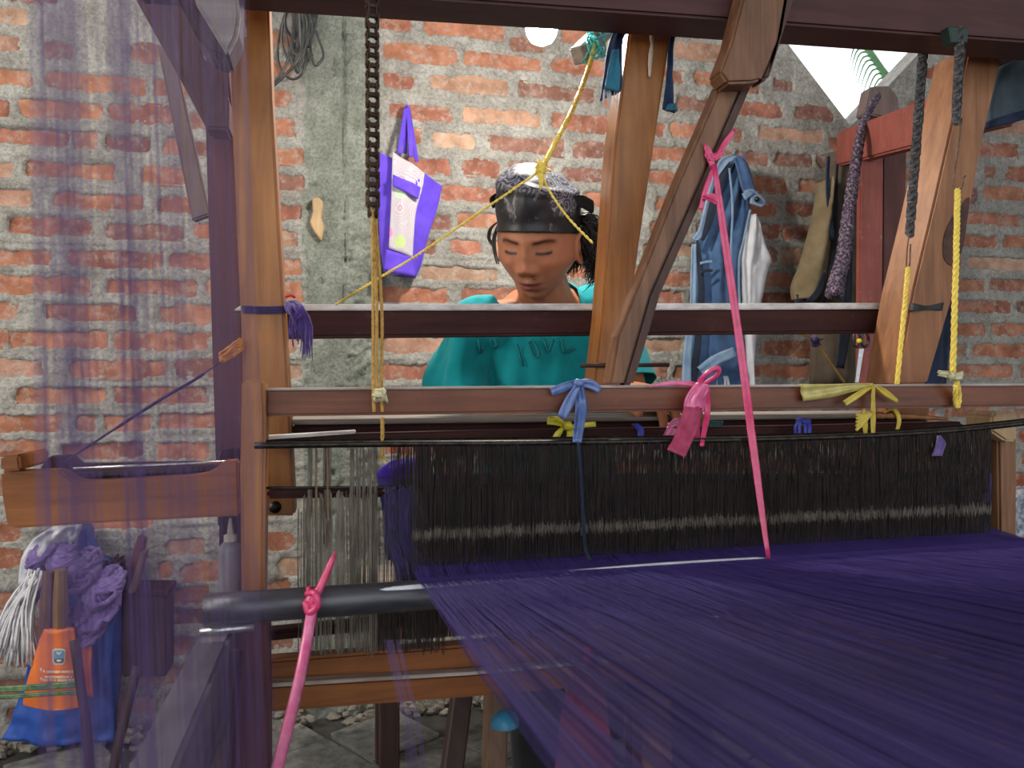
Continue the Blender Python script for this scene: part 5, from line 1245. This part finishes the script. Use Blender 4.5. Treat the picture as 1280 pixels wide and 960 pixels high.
# pedals and bits below the warp
t = thing('pedal_leg', 'dark slanting pedal post standing on the stone floor beneath the warp', 'post', W(565, 1150, 1.3))
G().beam(W(577, 868, 1.32), W(540, 1150, 1.20), 0.034, 0.034, (0, 1, 0)).done('post', M['darkleg'], t, 0.003)
t = thing('pedal_leg', 'pale brown pedal post with a blue plastic cap beneath the warp', 'post', W(615, 1150, 1.12))
G().beam(W(620, 862, 1.16), W(612, 1220, 1.10), 0.034, 0.03, (0, 1, 0)).done('post', M['stick'], t, 0.003)
g = G(); lathe(g, W(631, 906, 1.06), [(0.0205, 0), (0.020, 0.006), (0.016, 0.014), (0.009, 0.019), (0.0, 0.021)], 18); g.tube([W(631, 905, 1.06), W(622, 908, 1.13)], 0.004, 6); g.done('cap', M['bluecap'], t, smooth=True)
t = thing('maroon_cloth', 'maroon cloth strip hanging under the warp in front of the pedals', 'cloth', W(725, 900, 0.95))
G().cloth(rows_px([(722, 820, 742, 815), (712, 850, 752, 850), (700, 900, 760, 905), (690, 1010, 772, 1010)], 0.98, -0.08), 14, 20, 0.005, 0.008, 2, rough=0.004).done('cloth_body', M['maroon'], t, smooth=True)
ribbon(G(), [(737, 762, 0.945), (735, 800, 0.95), (733, 830, 0.96)], 0.95, [7, 7, 8]).done('red_tie', M['pink'], t, smooth=True)
t = thing('pedal_leg', 'brown pedal post seen dimly through the purple warp', 'post', W(830, 1150, 1.1))
G().beam(W(812, 790, 1.12), W(822, 1300, 1.02), 0.05, 0.04, (0, 1, 0)).done('post', M['brace_z'], t, 0.003)

# ------------------------------------------------------------------ the weaver
HC = W(673, 302, 1.46)                                   # middle of the head
HM = Matrix.Translation(HC) @ (Matrix.Rotation(math.radians(-29), 4, 'Z') @ Matrix.Rotation(math.radians(4), 4, 'Y') @ Matrix.Rotation(math.radians(22), 4, 'X'))
HMi = HM.inverted()
def sstep(x, a, b):
    t = np.clip((x - a) / (b - a), 0, 1); return t * t * (3 - 2 * t)
def head_points(D):
    "unit directions (N,3), face towards -y -> points of the head in its own frame"
    D = np.asarray(D); x, y, z = D[:, 0], D[:, 1], D[:, 2]
    P = np.stack([x * 0.076, y * 0.096, z * 0.116], -1)
    low = sstep(-z, 0.05, 1.0)
    P[:, 0] *= 1 - 0.34 * low ** 1.3
    P[:, 1] = np.where(y < 0, P[:, 1] * (1 - 0.10 * low), P[:, 1] * (1 - 0.45 * low))
    P[:, 0] *= 1 + 0.05 * np.exp(-((P[:, 2] + 0.028) / 0.02) ** 2) * (y < 0.2)
    fr = sstep(-y, 0.05, 0.55)
    X_, Z_ = P[:, 0], P[:, 2]
    def gss(x0, z0, sx, sz, a, sym=False):
        g_ = np.exp(-((X_ - x0) / sx) ** 2 - ((Z_ - z0) / sz) ** 2)
        if sym: g_ = g_ + np.exp(-((X_ + x0) / sx) ** 2 - ((Z_ - z0) / sz) ** 2)
        return a * g_
    d = gss(0, -0.006, 0.010, 0.024, 0.012) + gss(0, -0.034, 0.0135, 0.012, 0.0175) + gss(0.0160, -0.038, 0.0085, 0.0075, 0.0115, True)
    d += gss(0, -0.047, 0.008, 0.005, -0.003)
    d += gss(0.032, 0.004, 0.017, 0.011, -0.0125, True) + gss(0.032, 0.000, 0.0125, 0.0085, 0.0085, True)
    d += gss(0.030, 0.021, 0.020, 0.007, 0.0055, True) + gss(0, 0.020, 0.010, 0.009, 0.003)
    d += gss(0.043, -0.024, 0.018, 0.015, 0.0065, True)
    d += gss(0, -0.0615, 0.019, 0.0052, 0.0085) + gss(0, -0.0745, 0.016, 0.0055, 0.0095) + gss(0, -0.0685, 0.024, 0.0023, -0.006)
    d += gss(0, -0.068, 0.03, 0.022, 0.006)
    d += gss(0, -0.086, 0.02, 0.005, -0.004) + gss(0, -0.101, 0.018, 0.012, 0.0085)
    d += gss(0.028, -0.052, 0.004, 0.014, -0.0022, True)
    P[:, 1] -= d * fr
    return P
def sphere_dirs(nu, nv):
    th = (np.arange(nv + 1) / nv) * math.pi; ph = np.arange(nu) / nu * 2 * math.pi
    T, Pp = np.meshgrid(th, ph, indexing='ij')
    D = np.stack([np.sin(T) * np.sin(Pp), -np.sin(T) * np.cos(Pp), np.cos(T)], -1).reshape(-1, 3)
    idx = np.arange((nv + 1) * nu).reshape(nv + 1, nu)
    Q = np.stack([idx[:-1], idx[1:], np.roll(idx, -1, 1)[1:], np.roll(idx, -1, 1)[:-1]], -1).reshape(-1, 4)
    return D, Q
HMn = np.array(HM)
def to_world(P): return P @ HMn[:3, :3].T + HMn[:3, 3]
D, Qh = sphere_dirs(150, 120)
headV = to_world(head_points(D))
body = G()
def capsule(a, b, r0, r1, n=14, flat=1.0):
    a, b = Vector(a), Vector(b); body.tube([a, a.lerp(b, 0.33), a.lerp(b, 0.66), b], [r0, r0 + (r1 - r0) * 0.33, r0 + (r1 - r0) * 0.66, r1], n)
    body.ball(a, r0, 12); body.ball(b, r1, 12)
# skeleton
NB = W(692, 392, 1.575); CH = W(684, 462, 1.60); WA = W(684, 610, 1.70); PE = W(684, 668, 1.76)
PE.z = 0.60; WA.z = 0.76; CH.z = 0.975
SR, SL = W(592, 408, 1.55), W(756, 382, 1.59)
ER, EL = W(564, 552, 1.62), W(786, 498, 1.51)
WR, WL = W(622, 512, 1.50), W(818, 508, 1.320)
TOPZ = W(800, 527, 1.21).z                              # top of the breast board
WR.z = TOPZ + 0.019; WL.z = TOPZ + 0.034; 
bones = []
def bone(name, a, b, r0, r1):
    capsule(a, b, r0, r1); bones.append((name, Vector(a), Vector(b), r0, r1))
bone('neck', NB + Vector((0, 0.01, 0.0)), HC + Vector((0.008, 0.035, -0.055)), 0.056, 0.052)
# chest, waist, pelvis as flattened balls
sh = (SL - SR).normalized()
def blob(name, c, sx, sy, sz):
    a = math.atan2(sh.y, sh.x); m = Matrix.Rotation(a, 3, 'Z'); k = len(body.v); body.ball((0, 0, 0), 1.0, 22, (sx, sy, sz))
    for i in range(k, len(body.v)): body.v[i] = m @ body.v[i] + Vector(c)
blob('chest', CH + Vector((0, 0, 0.03)), 0.158, 0.105, 0.165); blob('waist', WA, 0.145, 0.105, 0.16); blob('hips', PE + Vector((0, 0, 0.0)), 0.165, 0.12, 0.10)
bones += [('torso', CH, WA, 0.12, 0.12), ('hips', WA, PE, 0.12, 0.12)]
bone('shoulder', NB + Vector((-0.03, 0.01, -0.015)), SR, 0.050, 0.052); bone('shoulder', NB + Vector((0.03, 0.01, -0.015)), SL, 0.050, 0.052)
bones.append(('torso', CH, NB, 0.12, 0.08)); body.tube([CH, NB], [0.10, 0.06], 16)
bone('upper', SR, ER, 0.051, 0.041); bone('upper', SL, EL, 0.051, 0.041)
bone('fore', ER, WR, 0.039, 0.027); bone('fore', EL, WL, 0.039, 0.027)
def hand(w, fwd, side, curl, seed):
    fwd = Vector(fwd).normalized(); sd = Vector((0, 0, 1)).cross(fwd).normalized() * side; up = Vector((0, 0, 1))
    kn = w + fwd * 0.075
    for j in range(4):                                   # palm rays
        off = sd * (0.030 - 0.020 * j)
        body.tube([w + off * 0.55, w + fwd * 0.04 + off * 0.9 , kn + off], [0.0135, 0.0140, 0.0115], 9); body.ball(kn + off, 0.0115, 9)
        L = (0.038, 0.043, 0.041, 0.032)[j]; p_ = kn + off; r = 0.0092; ang = curl[0]
        pts = [p_]; spread = (0.5 - j / 3) * 0.16
        for s in range(3):
            dv = (fwd * math.cos(ang) - up * math.sin(ang) + sd * spread).normalized(); p_ = p_ + dv * L * (1, 0.68, 0.52)[s]; pts.append(p_.copy()); ang += curl[1]
        body.tube(pts, [0.0100, 0.0092, 0.0084, 0.0070], 9)
        for q, rr_ in zip(pts[1:], (0.0092, 0.0084, 0.0072)): body.ball(q, rr_, 9)
    p0 = w + fwd * 0.02 + sd * 0.03; p1 = p0 + (fwd * 0.5 + sd * 0.8 - up * 0.15).normalized() * 0.036; p2 = p1 + (fwd * 0.95 + sd * 0.25 - up * 0.2).normalized() * 0.032; p3 = p2 + (fwd * 0.9 - sd * 0.1 - up * 0.35).normalized() * 0.024
    body.tube([p0, p1, p2, p3], [0.014, 0.0120, 0.0100, 0.0080], 9)
    for q, rr_ in zip((p1, p2, p3), (0.012, 0.010, 0.0082)): body.ball(q, rr_, 9)
hand(WL, Vector((-0.02, -1, -0.02)), 1 if False else -1, (0.35, 0.55), 1)
hand(WR, Vector((0.15, -1, -0.10)), 1, (0.25, 0.35), 2)
# legs and feet (behind the warp)
HIPR, HIPL = PE + Vector((-0.085, -0.02, -0.02)), PE + Vector((0.085, -0.04, -0.02))
KR, KL = Vector((PE.x - 0.13, 1.40, 0.545)), Vector((PE.x + 0.15, 1.36, 0.545))
AR, AL = Vector((PE.x - 0.12, 1.36, 0.10)), Vector((PE.x + 0.14, 1.30, 0.10))
bone('leg', HIPR, KR, 0.078, 0.054); bone('leg', HIPL, KL, 0.078, 0.054)
bone('leg', KR, AR, 0.052, 0.036); bone('leg', KL, AL, 0.052, 0.036)
for A_ in (AR, AL):
    body.tube([A_ + Vector((0, 0.03, -0.055)), A_ + Vector((0, -0.06, -0.06)), A_ + Vector((0, -0.15, -0.072))], [0.036, 0.034, 0.022], 12)
    body.ball(A_ + Vector((0, 0.03, -0.060)), 0.036, 10); body.ball(A_ + Vector((0, -0.15, -0.072)), 0.024, 10, (1.4, 1, 0.8))
# ears
for s in (-1, 1):
    pts = [to_world(np.array([[s * (0.077 + 0.006 * math.sin(a) ** 2), 0.010 + 0.017 * math.cos(a), -0.012 + 0.030 * math.sin(a)]]))[0] for a in [6.283 * k / 12 for k in range(13)]]
    body.tube([Vector(p) for p in pts], 0.0048, 7); body.ball(Vector(to_world(np.array([[s * 0.074, 0.012, -0.012]]))[0]), 0.014, 8, (0.6, 1, 1.4))
k0 = len(body.v)
me = bpy.data.meshes.new('body_raw')
me.from_pydata([tuple(v) for v in body.v] + [tuple(v) for v in headV], [], body.f + [tuple(int(i) + k0 for i in q) for q in Qh])
raw = bpy.data.objects.new('raw', me); col.objects.link(raw)
md = raw.modifiers.new('r', 'REMESH'); md.mode = 'VOXEL'; md.voxel_size = 0.0028; md.use_smooth_shade = True
md2 = raw.modifiers.new('s', 'SMOOTH'); md2.factor = 0.5; md2.iterations = 3
dg = bpy.context.evaluated_depsgraph_get(); dg.update()
pm = bpy.data.meshes.new_from_object(raw.evaluated_get(dg))
bpy.data.objects.remove(raw); bpy.data.meshes.remove(me)
nv = len(pm.vertices); PV = np.zeros(nv * 3, np.float32); pm.vertices.foreach_get('co', PV); PV = PV.reshape(-1, 3).astype(float)
PN = np.zeros(nv * 3, np.float32); pm.vertices.foreach_get('normal', PN); PN = PN.reshape(-1, 3).astype(float)
nq = len(pm.polygons); tot = np.zeros(nq, np.int32); pm.polygons.foreach_get('loop_total', tot)
LI = np.zeros(len(pm.loops), np.int32); pm.loops.foreach_get('vertex_index', LI)
ls = np.zeros(nq, np.int32); pm.polygons.foreach_get('loop_start', ls)
PQ = LI[(ls[tot == 4][:, None] + np.arange(4)[None])]
LH = (PV - HMn[:3, 3]) @ HMn[:3, :3]                     # head frame
x, y, z = LH[:, 0], LH[:, 1], LH[:, 2]
isface = (np.linalg.norm(LH / np.array([0.09, 0.125, 0.125]), axis=1) < 1.15) & (y < 0.02)
colr = np.tile(np.array([0.40, 0.162, 0.084]), (nv, 1))
def paint(w, c, only=True):
    global colr
    w = np.clip(w, 0, 1) * (isface if only else 1); colr = colr * (1 - w[:, None]) + np.array(c) * w[:, None]
ax_ = np.abs(x)
paint(0.35 * np.exp(-((ax_ - 0.045) / 0.022) ** 2 - ((z + 0.03) / 0.025) ** 2), (0.48, 0.145, 0.078))
paint(0.45 * np.exp(-(x / 0.022) ** 2 - ((z + 0.036) / 0.018) ** 2), (0.49, 0.165, 0.09))
paint(0.35 * sstep(-z, 0.045, 0.07) * (np.abs(x) < 0.045), (0.30, 0.14, 0.088))
lip = np.exp(-(x / 0.021) ** 4) * np.exp(-((z + 0.0690 + 0.05 * 0) / 0.0085) ** 4); paint(0.95 * lip, (0.25, 0.06, 0.062))
paint(0.9 * np.exp(-(x / 0.023) ** 4) * np.exp(-((z + 0.0685 - 3.0 * x * x) / 0.0013) ** 2), (0.075, 0.02, 0.018))
bz = 0.0150 + 0.0045 * np.exp(-((ax_ - 0.038) / 0.014) ** 2) - 0.10 * np.maximum(ax_ - 0.045, 0)
paint(0.92 * sstep(ax_, 0.010, 0.016) * (1 - sstep(ax_, 0.048, 0.056)) * np.exp(-((z - bz) / 0.0038) ** 2), (0.022, 0.012, 0.010))
ez = -0.0045 + 7.0 * (ax_ - 0.032) ** 2
paint(1.2 * (1 - sstep(np.abs(ax_ - 0.032), 0.012, 0.0165)) * np.exp(-((z - ez) / 0.0029) ** 2), (0.006, 0.004, 0.004))
paint(0.75 * np.exp(-((ax_ - 0.032) / 0.014) ** 2 - ((z - 0.0045) / 0.0022) ** 2), (0.26, 0.11, 0.068))
paint(0.40 * np.exp(-((ax_ - 0.030) / 0.012) ** 2 - ((z + 0.011) / 0.004) ** 2), (0.30, 0.125, 0.075))
paint(0.85 * np.exp(-((ax_ - 0.0095) / 0.0042) ** 2 - ((z + 0.0475) / 0.0025) ** 2), (0.05, 0.018, 0.014))
paint(0.9 * np.exp(-((x - 0.012) / 0.0025) ** 2 - ((z + 0.0535) / 0.0025) ** 2), (0.04, 0.018, 0.014))
paint(0.35 * np.exp(-((ax_ - 0.012) / 0.016) ** 2 - ((z + 0.056) / 0.004) ** 2), (0.11, 0.055, 0.04))
ca_ = pm.color_attributes.new('skin', 'FLOAT_COLOR', 'POINT')
ca_.data.foreach_set('color', np.concatenate([colr, np.ones((nv, 1))], 1).astype(np.float32).ravel())
m, nt, p, ln = new_mat('brown skin')
at_ = nt.nodes.new('ShaderNodeAttribute'); at_.attribute_name = 'skin'
n = noise_node(nt, 60, 4, 0.6); r = ramp(nt, [(0.3, (0.88, 0.86, 0.84)), (0.7, (1.08, 1.06, 1.05))]); ln.new(n.outputs['Fac'], r.inputs['Fac'])
ln.new(mixc(nt, 0.8, at_.outputs['Color'], r.outputs['Color'], 'MULTIPLY'), p.inputs['Base Color'])
p.inputs['Roughness'].default_value = 0.5; p.inputs['Specular IOR Level'].default_value = 0.28; p.inputs['Subsurface Weight'].default_value = 0.08; p.inputs['Subsurface Radius'].default_value = (0.01, 0.004, 0.002)
bump(nt, n.outputs['Fac'], 0.08, 0.002)
pm.materials.clear()
person = link_mesh('person', pm, m, None, (PE.x, PE.y, 0.0), True)
tag(person, 'person in black patterned headscarf and teal T-shirt bending over the loom', 'person')

# clothes are grown from the body: nearest bone decides what is covered
def bone_dist(P, b):
    a, c = np.array(b[1]), np.array(b[2]); d = c - a
    t = np.clip(((P - a) @ d) / (d @ d), 0, 1)
    return np.linalg.norm(P - a - t[:, None] * d, axis=1) - (b[3] + (b[4] - b[3]) * t), t
names = [b[0] for b in bones]
DT = [bone_dist(PV, b) for b in bones]
DD = np.stack([d for d, t in DT], 1); TT = np.stack([t for d, t in DT], 1)
near = DD.argmin(1); kind = np.array(names)[near]; tpar = TT[np.arange(nv), near]
def garment(name, sel, off, thick, mat, wr, seed):
    fsel = sel[PQ].all(1); Qs = PQ[fsel]
    used = np.unique(Qs); remap = -np.ones(nv, int); remap[used] = np.arange(len(used))
    P = PV[used] + PN[used] * (off[used][:, None] + wr(PV[used])[:, None]); Qs = remap[Qs]
    mm_ = np_mesh(name, P, Qs, smooth=True)
    o = link_mesh(name, mm_, M[mat], person, None, True)
    s_ = o.modifiers.new('s', 'SMOOTH'); s_.factor = 0.5; s_.iterations = 4
    sd_ = o.modifiers.new('t', 'SOLIDIFY'); sd_.thickness = thick; sd_.offset = -1
    return o, P
LN = PV - np.array(W(664, 372, 1.47))
facing = np.array([-0.1, -0.5, 0.85]); facing /= np.linalg.norm(facing)
ln_x = LN @ np.array([CY, -SY, 0]); ln_z = LN[:, 2]
# neck opening: wide scoop, lower at the front
nb = np.array(NB); rel = PV - nb
cx = rel @ np.array([CY, -SY, 0]); cyv = rel @ np.array([SY, CY, 0])
hole = ((cx + 0.046) / 0.094) ** 2 + ((cyv + 0.035) / 0.085) ** 2 < 1.0
above = PV[:, 2] > NB.z - 0.035
shirt_sel = (np.isin(kind, ['torso', 'shoulder', 'hips', 'neck']) | ((kind == 'upper') & (tpar < 0.86))) & ~(hole & above) & (PV[:, 2] < NB.z + 0.075) & (PV[:, 2] > 0.60)
shirt_sel &= ~((kind == 'neck') & (DD[:, names.index('neck')] < 0.012) & (PV[:, 2] > NB.z + 0.01))
shirt_sel &= np.linalg.norm((LH - np.array([0, -0.01, 0])) / np.array([0.10, 0.135, 0.132]), axis=1) > 1.0
offs = 0.007 + 0.014 * sstep(NB.z - PV[:, 2], 0.06, 0.3) + 0.016 * sstep(tpar, 0.2, 0.9) * (kind == 'upper')
def wr_shirt(P):
    v = np.array([noise.noise((q[0] * 9 + 0.6 * q[2] * 9, q[1] * 9, q[2] * 3.2)) for q in P])
    v2 = np.array([noise.noise((q[0] * 26, q[1] * 26, q[2] * 9 + 5)) for q in P])
    near_arm = np.exp(-((np.linalg.norm(P - np.array(SR.lerp(ER, 0.5)), axis=1)) / 0.13) ** 2)
    return np.maximum(v * 0.008 + v2 * 0.006 + (v2 * 0.030 + v * 0.016 + 0.006) * near_arm, -0.002)
shirt, SP = garment('shirt', shirt_sel, offs, 0.002, 'teeshirt', wr_shirt, 1)
tr_sel = (np.isin(kind, ['hips']) & (PV[:, 2] < 0.68)) | ((kind == 'leg') & (PV[:, 2] > 0.13))
garment('trousers', tr_sel, np.full(nv, 0.010), 0.002, 'trouser', lambda P: np.array([0.004 * noise.noise((q[0] * 14, q[1] * 14, q[2] * 7)) for q in P]), 2)

# faded print on the chest: blocky marks lying on the shirt
def on_shirt(px, py):
    u, v = (px - 640) / F, (480 - py) / F
    d = np.array([SY + CY * u, CY - SY * u, v]); d /= np.linalg.norm(d)
    rel = SP - np.array([0, 0, CAMH]); t = rel @ d
    dist_ = np.linalg.norm(rel - t[:, None] * d, axis=1)
    ok = dist_ < 0.006
    if not ok.any(): return None
    tt = t[ok].min(); return np.array([0, 0, CAMH]) + d * (tt - 0.0035)
def mark(segs, w_):
    g = G()
    for pts in segs:
        ws = [on_shirt(x_, y_) for x_, y_ in pts]
        if any(q is None for q in ws): continue
        pp_ = [Vector(q) for q in ws]
        g.tube(catmull(pp_, 3 * len(pp_)) if len(pp_) > 2 else pp_, w_, 5, flat=0.25)
    return g
for nm, segs in (('print_letter', [[(598, 424), (601, 442)], [(601, 442), (604, 432)]]),
                 ('print_letter', [[(613, 424), (616, 433), (621, 431), (619, 424)]]),
                 ('print_letter', [[(646, 430), (654, 458)]]),
                 ('print_letter', [[(660, 428), (668, 446), (674, 442), (666, 426), (660, 428)]]),
                 ('print_letter', [[(680, 424), (686, 440)], [(686, 440), (692, 424)]]),
                 ('print_letter', [[(702, 424), (706, 440), (720, 436)]])):
    gg = mark(segs, 0.0030)
    if gg.v: gg.done(nm, M['print'], shirt, smooth=True)

# headscarf: shell over the upper head with a crumpled top
D, Qs = sphere_dirs(96, 60)
Hp = head_points(D)
brim_z = lambda P: 0.0375 - 0.22 * np.clip(P[:, 1] + 0.095, 0, 0.2)
nu_, nv_ = 96, 44
thd = np.linspace(0.3, 2.4, 400); th_b = []
for k in range(nu_):
    ph_ = k / nu_ * 2 * math.pi
    Dk = np.stack([np.sin(thd) * math.sin(ph_), -np.sin(thd) * math.cos(ph_), np.cos(thd)], -1); Hk = head_points(Dk)
    th_b.append(thd[np.argmax(Hk[:, 2] < brim_z(Hk))])
TB = np.array(th_b)
TT_, PP_ = np.meshgrid(np.arange(nv_ + 1) / nv_, np.arange(nu_) / nu_ * 2 * math.pi, indexing='ij'); TT_ = TT_ * TB[None, :]
D0, Hp0, Qs0 = D, Hp, Qs
D = np.stack([np.sin(TT_) * np.sin(PP_), -np.sin(TT_) * np.cos(PP_), np.cos(TT_)], -1).reshape(-1, 3)
_, Qs = sphere_dirs(nu_, nv_)
Hp = head_points(D)
z0 = brim_z(Hp)
a_ = np.arctan2(D[:, 0], -D[:, 1])
t_ = np.clip((Hp[:, 2] - z0) / (0.118 - z0), -1, 1)
S_ = Hp.copy()
grow = 0.006 + 0.012 * sstep(t_, 0.1, 0.7)
nrm_ = np.stack([D[:, 0], D[:, 1], D[:, 2] * 0.6], -1)
S_ = S_ + nrm_ * grow[:, None]
S_[:, 2] += 0.020 * sstep(t_, 0.2, 0.7)
S_[:, 2] -= 0.24 * S_[:, 0] * sstep(t_, 0.35, 0.8)
bul = sstep(t_, 0.15, 0.55) * (1 - sstep(t_, 0.8, 1.0))
S_[:, 0] *= 1 + 0.10 * bul; S_[:, 1] *= 1 + 0.05 * bul
nz = np.array([noise.noise((q[0] * 24, q[1] * 24, q[2] * 17)) for q in S_])
nz2 = np.array([noise.noise((q[0] * 60, q[1] * 60, q[2] * 34 + 3)) for q in S_])
S_ += nrm_ * (nz * 0.005 * sstep(t_, 0.05, 0.4) + nz2 * 0.002 * sstep(t_, 0.05, 0.3))[:, None]
fold = sstep(t_, 0.52, 0.60) * (1 - sstep(t_, 0.60, 0.75)) * 0.006
S_ += nrm_ * fold[:, None]
Qk = Qs
used = np.unique(Qk); rm = -np.ones(len(S_), int); rm[used] = np.arange(len(used))
SW = to_world(S_)
me = np_mesh('headscarf', SW[used], rm[Qk], smooth=True)
aa = me.attributes.new('up', 'FLOAT', 'POINT'); aa.data.foreach_set('value', (t_[used] + 0.05 * nz[used] + 0.26 * sstep(Hp[used, 0], 0.025, 0.045) * (1 - sstep(Hp[used, 0], 0.062, 0.07))).astype(np.float32))
m, nt, p, ln = new_mat('paisley headscarf')
tc = nt.nodes.new('ShaderNodeTexCoord')
nn = noise_node(nt, 30, 3, 0.5)
mixv = nt.nodes.new('ShaderNodeMix'); mixv.data_type = 'RGBA'; mixv.inputs[0].default_value = 0.030
ln.new(tc.outputs['Object'], mixv.inputs[6]); ln.new(nn.outputs['Color'], mixv.inputs[7])
vo = nt.nodes.new('ShaderNodeTexVoronoi'); vo.inputs['Scale'].default_value = 40; ln.new(mixv.outputs[2], vo.inputs['Vector'])
ml = nt.nodes.new('ShaderNodeMath'); ml.operation = 'MULTIPLY'; ml.inputs[1].default_value = 24; ln.new(vo.outputs['Distance'], ml.inputs[0])
sn = nt.nodes.new('ShaderNodeMath'); sn.operation = 'SINE'; ln.new(ml.outputs[0], sn.inputs[0])
rs = ramp(nt, [(0.30, (0, 0, 0)), (0.62, (1, 1, 1))]); ln.new(sn.outputs[0], rs.inputs['Fac'])
up = nt.nodes.new('ShaderNodeAttribute'); up.attribute_name = 'up'
ru = ramp(nt, [(0.56, (0, 0, 0)), (0.62, (1, 1, 1))]); ln.new(up.outputs['Fac'], ru.inputs['Fac'])
n3 = noise_node(nt, 42, 5, 0.7, sc=(1, 1, 0.5)); rf = ramp(nt, [(0.58, (0, 0, 0)), (0.70, (0.55, 0.55, 0.55))]); ln.new(n3.outputs['Fac'], rf.inputs['Fac'])
top = mixc(nt, rs.outputs['Color'], (0.045, 0.042, 0.065), (0.27, 0.27, 0.31))
rl2 = ramp(nt, [(0.12, (0, 0, 0)), (0.3, (1, 1, 1))]); ln.new(up.outputs['Fac'], rl2.inputs['Fac'])
fm_ = nt.nodes.new('ShaderNodeMath'); fm_.operation = 'MULTIPLY'; ln.new(rf.outputs['Color'], fm_.inputs[0]); ln.new(rl2.outputs['Color'], fm_.inputs[1])
bot = mixc(nt, fm_.outputs[0], (0.008, 0.008, 0.010), (0.42, 0.41, 0.41))  # pale speckle on the black band: sheen and wear put into the colour
ln.new(mixc(nt, ru.outputs['Color'], bot, top), p.inputs['Base Color']); p.inputs['Roughness'].default_value = 0.42
scarf = link_mesh('headscarf', me, m, person, None, True)
sd_ = scarf.modifiers.new('t', 'SOLIDIFY'); sd_.thickness = 0.003; sd_.offset = -1
scarf['label'] = 'black headscarf with a white swirling print on its top'
def hp(x_, y_, z_): return Vector(to_world(np.array([[x_, y_, z_]]))[0])
g = G(); g.cloth([(hp(0.070, -0.02, 0.090), hp(0.070, 0.01, 0.075)), (hp(0.092, -0.015, 0.092), hp(0.092, 0.02, 0.062)), (hp(0.110, 0.0, 0.080), hp(0.106, 0.02, 0.054))], 8, 8, 0.010, 0.003, 1.2, rough=0.003, puff=0.006)
g.done('scarf_corner', M['trouser'], scarf, smooth=True)
g = G(); g.cloth([(hp(-0.070, -0.03, 0.10), hp(-0.066, 0.0, 0.10)), (hp(-0.086, -0.03, 0.088), hp(-0.084, 0.0, 0.088)), (hp(-0.080, -0.03, 0.070), hp(-0.080, 0.0, 0.070))], 6, 8, 0.006, 0.003, 1.2, rough=0.003, puff=0.004)
g.done('scarf_corner', M['trouser'], scarf, smooth=True)

# hair: cap at the back and sides under the scarf, then strands
D, Hp, Qs = D0, Hp0, Qs0; z0 = brim_z(Hp)
nrm_ = np.stack([D[:, 0], D[:, 1], D[:, 2] * 0.6], -1)
nz2 = np.array([noise.noise((q[0] * 60, q[1] * 60, q[2] * 34 + 3)) for q in Hp])
sel = (Hp[:, 2] < z0 + 0.02) & (Hp[:, 2] > -0.070 + 0.25 * np.abs(np.minimum(Hp[:, 1], 0))) & (D[:, 1] > 0.10 + 0.25 * (Hp[:, 2] < -0.02))
Qk = Qs[sel[Qs].all(1)]; used = np.unique(Qk); rm = -np.ones(len(Hp), int); rm[used] = np.arange(len(used))
hv = Hp + nrm_ * (0.010 + 0.006 * np.maximum(nz2, -0.5))[:, None]
me = np_mesh('hair', to_world(hv)[used], rm[Qk], smooth=True)
hair = link_mesh('hair', me, M['hair'], person, None, True)
sd_ = hair.modifiers.new('t', 'SOLIDIFY'); sd_.thickness = 0.008; sd_.offset = -1
g = G(); rh = random.Random(3)
for k in range(620):
    ang = rh.uniform(0.40, 1.12) * math.pi; 
    x_, y_ = 0.080 * math.sin(ang), -0.094 * math.cos(ang)
    if y_ < 0.012: y_ = 0.012 + abs(y_) * 0.25
    zt_ = rh.uniform(-0.02, 0.050)
    if x_ > 0.02: x_ *= rh.uniform(1.0, 1.22)
    a = hp(x_, y_, zt_); out = hp(x_ * 1.22 + rh.uniform(-0.006, 0.006), y_ * 1.16 + rh.uniform(-0.006, 0.008), zt_ - 0.012 + rh.uniform(-0.01, 0.012))
    b = hp(x_ * (1.22 + rh.uniform(-0.08, 0.12)), y_ * 1.15 + rh.uniform(-0.01, 0.012), zt_ - 0.035 - rh.random() * 0.03)
    c_ = hp(x_ * (1.08 + rh.uniform(-0.08, 0.12)), y_ * 1.12 + rh.uniform(-0.01, 0.01), zt_ - 0.055 - rh.random() * 0.03)
    g.tube(catmull([a, out, b, c_], 8), [0.0012, 0.0013, 0.0013, 0.0012, 0.0011, 0.001, 0.0008, 0.0006, 0.0003], 4)
o = g.done('strands', M['hair'], hair, smooth=True); o['kind'] = 'stuff'
g = G()
for k in range(10):
    e = rh.uniform(-0.003, 0.003)
    g.tube(catmull([hp(-0.074, -0.018 + e, 0.040), hp(-0.083 + e, -0.026, 0.010), hp(-0.080 + e, -0.034, -0.015), hp(-0.071 + e, -0.046, -0.036)], 8), [0.0014] * 5 + [0.0012, 0.001, 0.0008, 0.0005], 4)
for k in range(6):
    e = rh.uniform(-0.003, 0.003)
    g.tube(catmull([hp(-0.078, 0.0, 0.040), hp(-0.096 + e, -0.002, 0.026), hp(-0.101 + e, -0.004, 0.006), hp(-0.092 + e, -0.01, -0.006 + e)], 8), [0.001] * 7 + [0.0008, 0.0005], 4)
o = g.done('side_lock', M['hair'], hair, smooth=True)
